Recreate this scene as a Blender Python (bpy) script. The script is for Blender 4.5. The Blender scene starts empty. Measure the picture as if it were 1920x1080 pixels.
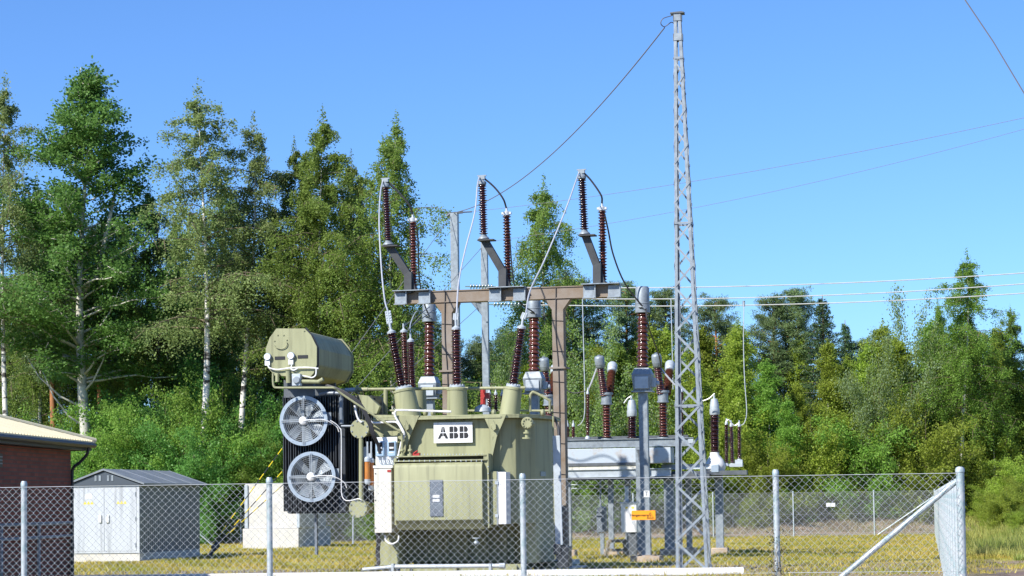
import bpy, math, random
import numpy as np
from mathutils import Vector, Matrix

# ---------------------------------------------------------------- camera, sky, sun, exposure
EYE = 1.77
FPX = 3840.0                      # focal length in pixels of the 1920 wide photograph
PPX, PPY = 960.0, 740.0           # principal point (the photograph is cropped at the bottom)
PITCH = math.atan(200.0/FPX)
ROLL = math.radians(-0.8)
scene = bpy.context.scene
cd = bpy.data.cameras.new("camera"); cam = bpy.data.objects.new("camera", cd)
scene.collection.objects.link(cam); scene.camera = cam
CAM_R = Matrix.Rotation(math.pi/2 + PITCH, 3, 'X') @ Matrix.Rotation(ROLL, 3, 'Z')
cam.matrix_world = Matrix.Translation((0, 0, EYE)) @ CAM_R.to_4x4()
cd.sensor_width = 36.0; cd.lens = 36.0*FPX/1920.0
cd.shift_y = 200.0/1920.0
cd.clip_start = 0.1; cd.clip_end = 3000.0

SUN_TO = Vector((-0.60, -0.55, 0.68)).normalized()
sun_el = math.asin(SUN_TO.z); sun_az = math.atan2(SUN_TO.x, SUN_TO.y)
world = bpy.data.worlds.new("World"); scene.world = world; world.use_nodes = True
wn = world.node_tree.nodes; wl = world.node_tree.links
bg = wn["Background"]; sky = wn.new("ShaderNodeTexSky"); sky.sky_type = 'NISHITA'
sky.sun_disc = False; sky.sun_elevation = sun_el; sky.sun_rotation = sun_az
sky.altitude = 100.0; sky.air_density = 1.0; sky.dust_density = 0.3; sky.ozone_density = 2.5
bg.inputs[1].default_value = 0.106
tint = wn.new("ShaderNodeMix"); tint.data_type = 'RGBA'; tint.blend_type = 'MULTIPLY'; tint.inputs[0].default_value = 1.0
tint.inputs[7].default_value = (0.44, 0.66, 1.0, 1.0)      # clear northern summer blue
wl.new(sky.outputs[0], tint.inputs[6]); wl.new(tint.outputs[2], bg.inputs[0])
sd = bpy.data.lights.new("sun", 'SUN'); sd.energy = 4.5; sd.angle = math.radians(0.53); sd.color = (1.0, 0.95, 0.87)
so = bpy.data.objects.new("sun", sd); scene.collection.objects.link(so)
so.rotation_euler = SUN_TO.to_track_quat('Z', 'Y').to_euler()
scene.view_settings.view_transform = 'Standard'; scene.view_settings.look = 'None'
scene.view_settings.gamma = 1.0; scene.view_settings.exposure = 0.85
scene.view_settings.use_curve_mapping = False
scene.cycles.max_bounces = 6; scene.cycles.transparent_max_bounces = 8
scene.cycles.diffuse_bounces = 3; scene.cycles.glossy_bounces = 3; scene.cycles.transmission_bounces = 3

# ---------------------------------------------------------------- helpers
CAMV = Vector((0, 0, EYE))
def ray(px, py):
    return CAM_R @ Vector(((px-PPX)/FPX, (PPY-py)/FPX, -1.0))
def W(px, py, d):
    r = ray(px, py); return CAMV + r*(d/r.y)
def GX(px, d, z=0.0):             # ground point of image column px at distance d
    py = 1000.0
    for _ in range(3):
        p = W(px, py, d); py += (p.z-z)*FPX/d
    return W(px, py, d)

class Frame:
    """local axes u (right), v (away), z (up) turned by yaw about a world origin"""
    def __init__(s, o, yaw):
        s.o = Vector((o[0], o[1], 0.0)); a = math.radians(yaw); s.yaw = -a
        s.u = Vector((math.cos(a), -math.sin(a), 0)); s.v = Vector((math.sin(a), math.cos(a), 0))
    def w(s, u, v, z): return s.o + s.u*u + s.v*v + Vector((0, 0, z))
    def at(s, px, py, v=0.0):
        r = ray(px, py); t = (v - (CAMV-s.o).dot(s.v))/r.dot(s.v); p = CAMV + r*t
        return ((p-s.o).dot(s.u), v, p.z)
    def pw(s, px, py, v=0.0): return s.w(*s.at(px, py, v))
ID = Frame((0, 0), 0)

class MB:
    def __init__(s): s.v = []; s.f = []
    def add(s, vs, fs):
        n = len(s.v); s.v += [tuple(p) for p in vs]; s.f += [tuple(i+n for i in f) for f in fs]; return s
    def box(s, F, u0, u1, v0, v1, z0, z1):
        if u1 < u0: u0, u1 = u1, u0
        if v1 < v0: v0, v1 = v1, v0
        if z1 < z0: z0, z1 = z1, z0
        P = [F.w(u, v, z) for z in (z0, z1) for v in (v0, v1) for u in (u0, u1)]
        return s.add(P, [(0, 2, 3, 1), (4, 5, 7, 6), (0, 1, 5, 4), (2, 6, 7, 3), (0, 4, 6, 2), (1, 3, 7, 5)])
    def pbox(s, F, x0, y0, x1, y1, v0, v1):     # image rectangle placed on plane v0, as deep as v1
        a = F.at(x0, y0, v0); b = F.at(x1, y1, v0)
        return s.box(F, a[0], b[0], v0, v1, b[2], a[2])
    def bar(s, p0, p1, w, h=None, up=Vector((0, 0, 1))):
        p0 = Vector(p0); p1 = Vector(p1); h = w if h is None else h
        d = (p1-p0).normalized()
        if abs(d.dot(up)) > 0.98: up = Vector((0, 1, 0))
        a = d.cross(up).normalized()*(w/2); b = a.cross(d).normalized()*(h/2)
        P = [p0-a-b, p0+a-b, p0+a+b, p0-a+b, p1-a-b, p1+a-b, p1+a+b, p1-a+b]
        return s.add(P, [(0, 3, 2, 1), (4, 5, 6, 7), (0, 1, 5, 4), (1, 2, 6, 5), (2, 3, 7, 6), (3, 0, 4, 7)])
    def angle(s, p0, p1, a, b, t=0.008):        # L-section between two points, legs along a and b
        p0 = Vector(p0); p1 = Vector(p1); an = a.normalized(); bn = b.normalized()
        sec = [Vector((0, 0, 0)), a, a+bn*t, an*t+bn*t, b+an*t, b]
        n = 6; P = [p0+q for q in sec]+[p1+q for q in sec]
        F_ = [(i, (i+1) % n, n+(i+1) % n, n+i) for i in range(n)]+[(0, 5, 4, 3), (0, 3, 2, 1), (6, 9, 10, 11), (6, 7, 8, 9)]
        return s.add(P, F_)
    def lathe(s, p0, p1, prof, n=16, caps=True):  # prof: (radius, t) along p0->p1, t in metres
        p0 = Vector(p0); d = (Vector(p1)-p0).normalized()
        r = Vector((1, 0, 0)) if abs(d.x) < 0.9 else Vector((0, 1, 0))
        a = d.cross(r).normalized(); b = d.cross(a)
        P = []
        for (R, t) in prof:
            for k in range(n):
                th = 2*math.pi*k/n; P.append(p0+d*t+(a*math.cos(th)+b*math.sin(th))*R)
        fs = []
        for i in range(len(prof)-1):
            for k in range(n):
                k2 = (k+1) % n; fs.append((i*n+k, (i+1)*n+k, (i+1)*n+k2, i*n+k2))
        if caps:
            fs.append(tuple(range(n))); m = (len(prof)-1)*n; fs.append(tuple(m+k for k in reversed(range(n))))
        return s.add(P, fs)
    def cyl(s, p0, p1, r0, r1=None, n=16):
        r1 = r0 if r1 is None else r1
        return s.lathe(p0, p1, [(r0, 0), (r1, (Vector(p1)-Vector(p0)).length)], n)
    def tube(s, pts, r, n=6):
        pts = [Vector(p) for p in pts]; P = []; m = len(pts); a = None
        for i, p in enumerate(pts):
            d = (pts[min(i+1, m-1)]-pts[max(i-1, 0)]).normalized()
            if a is None:
                q = Vector((0, 0, 1)) if abs(d.z) < 0.9 else Vector((0, 1, 0)); a = d.cross(q).normalized()
            else: a = (a-d*a.dot(d)).normalized()
            b = d.cross(a)
            rr = r[i] if isinstance(r, (list, tuple)) else r
            for k in range(n):
                th = 2*math.pi*k/n; P.append(p+(a*math.cos(th)+b*math.sin(th))*rr)
        fs = [(i*n+k, i*n+(k+1) % n, (i+1)*n+(k+1) % n, (i+1)*n+k) for i in range(m-1) for k in range(n)]
        fs.append(tuple(reversed(range(n)))); fs.append(tuple((m-1)*n+k for k in range(n)))
        return s.add(P, fs)
    def prism(s, poly, off):
        n = len(poly); off = Vector(off); P = [Vector(p) for p in poly]; P = P+[p+off for p in P]
        return s.add(P, [tuple(range(n)), tuple(n+k for k in reversed(range(n)))]+[(k, n+k, n+(k+1) % n, (k+1) % n) for k in range(n)])
    def pprism(s, F, pix, v0, v1):              # image polygon on plane v0 extruded to v1
        return s.prism([F.pw(x, y, v0) for x, y in pix], F.v*(v1-v0))
    def build(s, name, mat, parent=None, smooth=35, bevel=0):
        me = bpy.data.meshes.new(name); vs = s.v
        if parent is not None:
            inv = INV[root_of(parent).name]; vs = [tuple(inv @ Vector(p)) for p in vs]
        me.from_pydata(vs, [], s.f); me.update()
        import bmesh
        bm = bmesh.new(); bm.from_mesh(me)
        bmesh.ops.recalc_face_normals(bm, faces=bm.faces); bm.to_mesh(me); bm.free()
        for m in (mat if isinstance(mat, (list, tuple)) else [mat]): me.materials.append(m)
        if smooth:
            me.polygons.foreach_set("use_smooth", [True]*len(me.polygons)); me.set_sharp_from_angle(angle=math.radians(smooth))
        o = bpy.data.objects.new(name, me); scene.collection.objects.link(o)
        if parent is not None: o.parent = parent
        if bevel:
            b = o.modifiers.new("bevel", 'BEVEL'); b.width = bevel; b.segments = 2; b.limit_method = 'ANGLE'
        return o
    def split(s, name, mat, parent=None, **k):      # every separate piece becomes a part of its own
        par = list(range(len(s.v)))
        def find(i):
            while par[i] != i: par[i] = par[par[i]]; i = par[i]
            return i
        for f in s.f:
            for j in f[1:]: par[find(j)] = find(f[0])
        gr = {}
        for f in s.f: gr.setdefault(find(f[0]), []).append(f)
        for fs in gr.values():
            ids = sorted({i for f in fs for i in f}); mp = {i: n for n, i in enumerate(ids)}
            q = MB(); q.v = [s.v[i] for i in ids]; q.f = [tuple(mp[i] for i in f) for f in fs]; q.build(name, mat, parent, **k)
INV = {}
def root_of(o):
    while o.parent is not None: o = o.parent
    return o
def tag(o, label=None, cat=None, group=None, kind=None):
    if label: o['label'] = label
    if cat: o['category'] = cat
    if group: o['group'] = group
    if kind: o['kind'] = kind
    return o
def empty(name, loc, yaw=0.0, label=None, cat=None, group=None):
    o = bpy.data.objects.new(name, None); scene.collection.objects.link(o)
    o.location = loc; o.rotation_euler = (0, 0, yaw)
    M = Matrix.Translation(loc) @ Matrix.Rotation(yaw, 4, 'Z'); INV[o.name] = M.inverted()
    return tag(o, label, cat, group)
def single(mb, name, mat, label, cat, group=None, **k):
    o = mb.build(name, mat, None, **k)
    return tag(o, label, cat, group)
def copy_tree(o, parent=None):
    c = o.copy(); scene.collection.objects.link(c)
    if parent is not None: c.parent = parent
    for ch in o.children: copy_tree(ch, c)
    return c
def catmull(pts, k=8):
    pts = [Vector(p) for p in pts]; out = []
    P = [pts[0]*2-pts[1]]+pts+[pts[-1]*2-pts[-2]]
    for i in range(1, len(P)-2):
        for j in range(k):
            t = j/k; a, b, c, d = P[i-1], P[i], P[i+1], P[i+2]
            out.append(0.5*((2*b)+(c-a)*t+(2*a-5*b+4*c-d)*t*t+(3*b-a-3*c+d)*t**3))
    out.append(pts[-1]); return out
def sag(p0, p1, s, n=24, ext=1.0):
    p0 = Vector(p0); p1 = Vector(p1)
    return [p0.lerp(p1, i/n)-Vector((0, 0, 4*s*(i/n)*(1-i/n))) for i in range(int(n*ext)+1)]

# ---------------------------------------------------------------- materials
def lin(c): return tuple(c)+(1.0,)
def mat(name, col, rough=0.6, metal=0.0, col2=None, scale=3.0, amt=0.5, bump=0.0, bscale=40.0, spec=0.5, streak=False, coat=0.0, contrast=(0.35, 0.65)):
    m = bpy.data.materials.new(name); m.use_nodes = True; N = m.node_tree.nodes; L = m.node_tree.links
    b = N["Principled BSDF"]; b.inputs["Roughness"].default_value = rough; b.inputs["Metallic"].default_value = metal
    b.inputs["Specular IOR Level"].default_value = spec; b.inputs["Coat Weight"].default_value = coat
    b.inputs["Base Color"].default_value = lin(col)
    tc = N.new("ShaderNodeTexCoord"); src = tc.outputs["Object"]
    if streak:
        mp = N.new("ShaderNodeMapping"); mp.inputs["Scale"].default_value = (1, 1, 0.12); L.new(src, mp.inputs[0]); s2 = mp.outputs[0]
    else: s2 = src
    if col2 is not None:
        n = N.new("ShaderNodeTexNoise"); n.inputs["Scale"].default_value = scale; n.inputs["Detail"].default_value = 6; n.inputs["Roughness"].default_value = 0.65
        L.new(s2, n.inputs["Vector"]); r = N.new("ShaderNodeMapRange"); r.inputs[1].default_value = contrast[0]; r.inputs[2].default_value = contrast[1]; r.inputs[4].default_value = amt
        L.new(n.outputs[0], r.inputs[0]); mx = N.new("ShaderNodeMix"); mx.data_type = 'RGBA'
        mx.inputs[6].default_value = lin(col); mx.inputs[7].default_value = lin(col2)
        L.new(r.outputs[0], mx.inputs[0]); L.new(mx.outputs[2], b.inputs["Base Color"])
        rr = N.new("ShaderNodeMapRange"); rr.inputs[3].default_value = rough*0.85; rr.inputs[4].default_value = min(1, rough*1.2)
        L.new(n.outputs[0], rr.inputs[0]); L.new(rr.outputs[0], b.inputs["Roughness"])
    if streak or 'porcelain' in name:
        prev = b.inputs["Base Color"].links[0].from_socket; mm = N.new("ShaderNodeMix"); mm.data_type = 'RGBA'; mm.blend_type = 'MULTIPLY'; mm.inputs[0].default_value = 1.0; L.new(prev, mm.inputs[6])
        vr = N.new("ShaderNodeMapRange")
        if streak:                       # narrow run-off streaks of dirt
            m2 = N.new("ShaderNodeMapping"); m2.inputs["Scale"].default_value = (9, 9, 0.55); L.new(src, m2.inputs[0])
            n3 = N.new("ShaderNodeTexNoise"); n3.inputs["Scale"].default_value = 1.0; n3.inputs["Detail"].default_value = 4; L.new(m2.outputs[0], n3.inputs[0]); L.new(n3.outputs[0], vr.inputs[0])
            vr.inputs[1].default_value = 0.52; vr.inputs[2].default_value = 0.72; vr.inputs[3].default_value = 1.0; vr.inputs[4].default_value = 0.68
        else:
            oi = N.new("ShaderNodeObjectInfo"); L.new(oi.outputs["Random"], vr.inputs[0]); vr.inputs[3].default_value = 0.7; vr.inputs[4].default_value = 1.5
        L.new(vr.outputs[0], mm.inputs[7]); L.new(mm.outputs[2], b.inputs["Base Color"])
    if bump:
        n2 = N.new("ShaderNodeTexNoise"); n2.inputs["Scale"].default_value = bscale; n2.inputs["Detail"].default_value = 4; L.new(src, n2.inputs["Vector"])
        bp = N.new("ShaderNodeBump"); bp.inputs["Strength"].default_value = bump; bp.inputs["Distance"].default_value = 0.02
        L.new(n2.outputs[0], bp.inputs["Height"]); L.new(bp.outputs[0], b.inputs["Normal"])
    return m
M = {}
M['olive'] = mat("olive_paint", (0.305, 0.312, 0.178), 0.55, 0, (0.23, 0.235, 0.133), 2.2, 0.75, 0.03, 25, streak=True, spec=0.4, contrast=(0.42, 0.66))
M['galv'] = mat("galvanised_steel", (0.28, 0.325, 0.36), 0.5, 0.25, (0.165, 0.19, 0.215), 6, 0.9, 0.05, 60)
M['galvlight'] = mat("pale_galvanised_steel", (0.44, 0.49, 0.53), 0.5, 0.2, (0.33, 0.37, 0.40), 5, 0.8, 0.05, 60)
M['fanring'] = mat("fan_casing_steel", (0.33, 0.40, 0.47), 0.45, 0.2, (0.27, 0.33, 0.39), 4, 0.8)
M['darksteel'] = mat("dark_weathered_steel", (0.07, 0.082, 0.095), 0.6, 0.2, (0.12, 0.135, 0.15), 5, 0.8, 0.05)
M['armsteel'] = mat('shaded_arm_steel', (0.028, 0.031, 0.035), 0.6, 0.0, (0.05, 0.055, 0.06), 5, 0.8)  # steel darkened so the shade on the arms sits in the colour
M['browns'] = mat("weathered_brown_steel", (0.175, 0.125, 0.082), 0.75, 0.0, (0.24, 0.21, 0.18), 1.6, 0.9, 0.1, 30, streak=False)
M['porc'] = mat("brown_glazed_porcelain", (0.034, 0.011, 0.010), 0.14, 0, (0.05, 0.016, 0.012), 2, 0.8, spec=0.6)
M['porcred'] = mat("red_brown_glazed_porcelain", (0.080, 0.024, 0.015), 0.18, 0, (0.05, 0.016, 0.011), 2, 0.8, spec=0.6)
M['porcgrey'] = mat("green_glass_discs", (0.16, 0.22, 0.21), 0.2, 0)
M['black'] = mat("black_radiator_paint", (0.022, 0.026, 0.032), 0.4, 0, (0.04, 0.045, 0.05), 4, 0.8)
M['rubber'] = mat("black_cable_sheath", (0.03, 0.03, 0.033), 0.55)
M['alu'] = mat("aluminium_conductor", (0.66, 0.67, 0.68), 0.38, 0.5, (0.5, 0.51, 0.52), 6, 0.7)
M['aludark'] = mat("weathered_line_wire", (0.16, 0.165, 0.18), 0.6, 0.2)
M['white'] = mat("white_painted_metal", (0.74, 0.75, 0.75), 0.5, 0, (0.62, 0.63, 0.63), 2.2, 0.7, streak=True)
M['shedwhite'] = mat("pale_grey_door_paint", (0.47, 0.50, 0.54), 0.45, 0, (0.41, 0.44, 0.48), 1.2, 0.7, streak=True)
M['cabinet'] = mat("cream_cabinet_paint", (0.66, 0.645, 0.57), 0.5, 0, (0.56, 0.54, 0.47), 1.5, 0.7, streak=True)
M['shedgrey'] = mat("blue_grey_sheet_metal", (0.16, 0.19, 0.225), 0.45, 0.1, (0.13, 0.155, 0.185), 2, 0.8)
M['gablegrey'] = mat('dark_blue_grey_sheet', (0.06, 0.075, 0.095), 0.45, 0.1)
M['roofgrey'] = mat("slate_grey_roof_sheet", (0.17, 0.195, 0.225), 0.4, 0.1, (0.24, 0.265, 0.29), 1.5, 0.8, 0.05)
M['concrete'] = mat("pale_concrete", (0.58, 0.56, 0.52), 0.9, 0, (0.44, 0.42, 0.385), 1.4, 0.85, 0.25, 40)
M['kerb'] = mat("white_concrete_edge", (0.78, 0.77, 0.75), 0.85, 0, (0.62, 0.61, 0.58), 2, 0.7, 0.15, 40)
M['footing'] = mat("rusty_concrete_footing", (0.42, 0.34, 0.26), 0.9, 0, (0.33, 0.25, 0.18), 4, 0.9, 0.3, 30)
M['orange'] = mat("orange_sign_paint", (0.85, 0.32, 0.01), 0.45)
M['yellow'] = mat("yellow_guard_plastic", (0.80, 0.60, 0.02), 0.5)
M['signink'] = mat("black_ink", (0.012, 0.012, 0.014), 0.5)
M['oil'] = mat("amber_silica_gel", (0.45, 0.18, 0.04), 0.3, 0, (0.34, 0.11, 0.025), 8, 0.8)
M['blueplastic'] = mat("pale_blue_meter_housing", (0.30, 0.42, 0.55), 0.4)
M['tanklight'] = mat("pale_blue_tank_paint", (0.40, 0.46, 0.52), 0.5, 0, (0.36, 0.25, 0.15), 1.8, 0.8, streak=False, contrast=(0.5, 0.68))
M['fascia'] = mat("black_fascia_metal", (0.02, 0.022, 0.026), 0.45)
M['soffit'] = mat("grey_soffit_board", (0.20, 0.20, 0.20), 0.7)
M['creamroof'] = mat("cream_roof_tile_sheet", (0.68, 0.61, 0.41), 0.5, 0, (0.58, 0.52, 0.34), 1.5, 0.7)
M['plate'] = mat("engraved_steel_plate", (0.12, 0.14, 0.17), 0.35, 0.4, (0.24, 0.26, 0.29), 30, 0.9)
M['red'] = mat("red_plastic", (0.35, 0.03, 0.025), 0.4)
M['wood'] = mat("grey_weathered_wood", (0.26, 0.23, 0.17), 0.85, 0, (0.18, 0.155, 0.11), 8, 0.9, 0.2)
M['glass'] = mat("gauge_face", (0.80, 0.82, 0.82), 0.15)

def brick_mat():
    m = bpy.data.materials.new("red_brown_brickwork"); m.use_nodes = True; N = m.node_tree.nodes; L = m.node_tree.links; b = N["Principled BSDF"]
    tc = N.new("ShaderNodeTexCoord"); sx = N.new("ShaderNodeSeparateXYZ"); L.new(tc.outputs["Object"], sx.inputs[0])
    ad = N.new("ShaderNodeMath"); L.new(sx.outputs[0], ad.inputs[0]); L.new(sx.outputs[1], ad.inputs[1])
    cb = N.new("ShaderNodeCombineXYZ"); L.new(ad.outputs[0], cb.inputs[0]); L.new(sx.outputs[2], cb.inputs[1])
    br = N.new("ShaderNodeTexBrick"); L.new(cb.outputs[0], br.inputs[0]); br.inputs["Scale"].default_value = 1.0
    br.inputs["Brick Width"].default_value = 0.28; br.inputs["Row Height"].default_value = 0.085; br.inputs["Mortar Size"].default_value = 0.012
    br.inputs["Color1"].default_value = (0.30, 0.082, 0.050, 1); br.inputs["Color2"].default_value = (0.20, 0.058, 0.040, 1); br.inputs["Mortar"].default_value = (0.125, 0.085, 0.07, 1)
    n = N.new("ShaderNodeTexNoise"); n.inputs["Scale"].default_value = 1.5; L.new(tc.outputs["Object"], n.inputs[0])
    mx = N.new("ShaderNodeMix"); mx.data_type = 'RGBA'; mx.blend_type = 'MULTIPLY'; mx.inputs[0].default_value = 0.5
    L.new(br.outputs[0], mx.inputs[6]); L.new(n.outputs[1], mx.inputs[7]); L.new(br.outputs[0], mx.inputs[6])
    cr = N.new("ShaderNodeMapRange"); L.new(n.outputs[0], cr.inputs[0]); cr.inputs[3].default_value = 0.6; cr.inputs[4].default_value = 1.2
    L.new(cr.outputs[0], mx.inputs[7]); mx.inputs[0].default_value = 1.0
    L.new(mx.outputs[2], b.inputs[0]); b.inputs["Roughness"].default_value = 0.85
    bp = N.new("ShaderNodeBump"); bp.inputs["Strength"].default_value = 0.5; bp.inputs["Distance"].default_value = 0.01; bp.invert = True
    L.new(br.outputs["Fac"], bp.inputs["Height"]); L.new(bp.outputs[0], b.inputs["Normal"])
    return m
M['brick'] = brick_mat()

def leaf_mat(name, c1, c2, back=None, trans=0.48):
    m = bpy.data.materials.new(name); m.use_nodes = True; N = m.node_tree.nodes; L = m.node_tree.links
    N.remove(N["Principled BSDF"]); out = N["Material Output"]
    at = N.new("ShaderNodeAttribute"); at.attribute_name = "tint"
    oi = N.new("ShaderNodeObjectInfo")
    mx = N.new("ShaderNodeMix"); mx.data_type = 'RGBA'; mx.inputs[6].default_value = lin(c1); mx.inputs[7].default_value = lin(c2)
    L.new(at.outputs["Fac"], mx.inputs[0])
    hs = N.new("ShaderNodeHueSaturation"); L.new(mx.outputs[2], hs.inputs["Color"])
    mr = N.new("ShaderNodeMapRange"); mr.inputs[3].default_value = 0.75; mr.inputs[4].default_value = 1.25; L.new(oi.outputs["Random"], mr.inputs[0]); L.new(mr.outputs[0], hs.inputs["Value"])
    mh = N.new("ShaderNodeMapRange"); mh.inputs[3].default_value = 0.485; mh.inputs[4].default_value = 0.51; L.new(oi.outputs["Random"], mh.inputs[0]); L.new(mh.outputs[0], hs.inputs["Hue"])
    col = hs.outputs[0]
    d = N.new("ShaderNodeBsdfPrincipled"); d.inputs["Roughness"].default_value = 0.45; d.inputs["Specular IOR Level"].default_value = 0.2
    if back:
        gm = N.new("ShaderNodeNewGeometry"); mb_ = N.new("ShaderNodeMix"); mb_.data_type = 'RGBA'; L.new(gm.outputs["Backfacing"], mb_.inputs[0]); L.new(col, mb_.inputs[6]); mb_.inputs[7].default_value = lin(back); L.new(mb_.outputs[2], d.inputs[0])
    else: L.new(col, d.inputs[0])
    t = N.new("ShaderNodeBsdfTranslucent"); g = N.new("ShaderNodeGamma"); g.inputs[1].default_value = 0.85; L.new(col, g.inputs[0]); L.new(g.outputs[0], t.inputs[0])
    ms = N.new("ShaderNodeMixShader"); ms.inputs[0].default_value = trans; L.new(d.outputs[0], ms.inputs[1]); L.new(t.outputs[0], ms.inputs[2]); L.new(ms.outputs[0], out.inputs[0])
    return m
M['l_birch'] = leaf_mat("birch_leaf", (0.132, 0.213, 0.037), (0.23, 0.322, 0.069))
M['l_birchpale'] = leaf_mat("pale_birch_leaf", (0.149, 0.207, 0.063), (0.253, 0.31, 0.109))
M['l_aspen'] = leaf_mat("aspen_leaf", (0.098, 0.247, 0.046), (0.172, 0.38, 0.086))
M['l_bush'] = leaf_mat("bush_leaf", (0.130, 0.25, 0.034), (0.22, 0.36, 0.063))
M['l_yellow'] = leaf_mat("yellow_green_leaf", (0.207, 0.299, 0.032), (0.322, 0.414, 0.063))
M['l_willow'] = leaf_mat("grey_willow_leaf", (0.16, 0.25, 0.045), (0.24, 0.34, 0.08), back=(0.25, 0.34, 0.18))
M['l_pine'] = leaf_mat("pine_needle", (0.09, 0.15, 0.055), (0.15, 0.22, 0.08), trans=0.12)
M['l_spruce'] = leaf_mat("spruce_needle", (0.044, 0.092, 0.037), (0.075, 0.138, 0.052), trans=0.1)
M['l_weed'] = leaf_mat("dry_weed", (0.057, 0.052, 0.029), (0.138, 0.127, 0.069), trans=0.2)

def bark_mat(name, c1, c2, scale, stretch, contrast):
    m = bpy.data.materials.new(name); m.use_nodes = True; N = m.node_tree.nodes; L = m.node_tree.links; b = N["Principled BSDF"]
    tc = N.new("ShaderNodeTexCoord"); mp = N.new("ShaderNodeMapping"); mp.inputs["Scale"].default_value = stretch; L.new(tc.outputs["Object"], mp.inputs[0])
    n = N.new("ShaderNodeTexNoise"); n.inputs["Scale"].default_value = scale; n.inputs["Detail"].default_value = 5; L.new(mp.outputs[0], n.inputs[0])
    mr = N.new("ShaderNodeMapRange"); mr.inputs[1].default_value = contrast[0]; mr.inputs[2].default_value = contrast[1]; L.new(n.outputs[0], mr.inputs[0])
    mx = N.new("ShaderNodeMix"); mx.data_type = 'RGBA'; mx.inputs[6].default_value = lin(c1); mx.inputs[7].default_value = lin(c2)
    L.new(mr.outputs[0], mx.inputs[0]); L.new(mx.outputs[2], b.inputs[0]); b.inputs["Roughness"].default_value = 0.85
    return m
M['b_birch'] = bark_mat("birch_bark", (0.60, 0.58, 0.53), (0.05, 0.045, 0.04), 2.5, (1, 1, 2.2), (0.52, 0.62))
M['b_aspen'] = bark_mat("aspen_bark", (0.50, 0.49, 0.42), (0.16, 0.15, 0.12), 2.0, (1, 1, 1.5), (0.5, 0.75))
M['b_pine'] = bark_mat("pine_bark", (0.36, 0.15, 0.055), (0.16, 0.075, 0.04), 5.0, (1, 1, 0.6), (0.4, 0.65))
M['b_dark'] = bark_mat("dark_bark", (0.16, 0.12, 0.08), (0.09, 0.07, 0.05), 5.0, (1, 1, 0.6), (0.4, 0.65))
# ---------------------------------------------------------------- the setting: ground
FENCE_D0, FENCE_D1 = 20.6, 92.0
FT = math.tan(math.radians(11.45))
FX0 = W(1801, 1000, FENCE_D0).x
def fence_x(y): return FX0 + (y-FENCE_D0)*FT
def smooth(t): t = np.clip(t, 0, 1); return t*t*(3-2*t)
def ground_h(x, y):
    x = np.asarray(x, float); y = np.asarray(y, float)
    lx = (x-8)/20.0
    h = 0.75*smooth((y-93.5+2.0*lx)/5.5) + 0.5*smooth((y-100)/12.0)
    xf = fence_x(y)
    h2 = 1.9*smooth((x-xf-1.0-0.35*np.sin(y*0.5))/5.0)*smooth((y-66)/14.0)*smooth((x-xf)/2.0)
    h = np.maximum(h, h2)
    h += 0.05*np.sin(x*1.3+y*0.37)*np.sin(y*0.9-x*0.2)*smooth((y-60)/8)*smooth((np.abs(h))*4)
    return h
def gh(x, y): return float(ground_h(x, y))
gx = np.concatenate([np.linspace(-900, -45, 14), np.linspace(-42, 46, 150), np.linspace(50, 900, 14)])
gy = np.concatenate([np.linspace(-300, 5, 8), np.linspace(10, 60, 26), np.linspace(61, 125, 130), np.linspace(130, 1600, 20)])
XX, YY = np.meshgrid(gx, gy); ZZ = ground_h(XX, YY)
nx, ny = len(gx), len(gy)
vs = np.stack([XX.ravel(), YY.ravel(), ZZ.ravel()], 1)
fs = [(j*nx+i, j*nx+i+1, (j+1)*nx+i+1, (j+1)*nx+i) for j in range(ny-1) for i in range(nx-1)]
gme = bpy.data.meshes.new("ground"); gme.from_pydata(vs.tolist(), [], fs); gme.polygons.foreach_set("use_smooth", [True]*len(fs))
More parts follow.
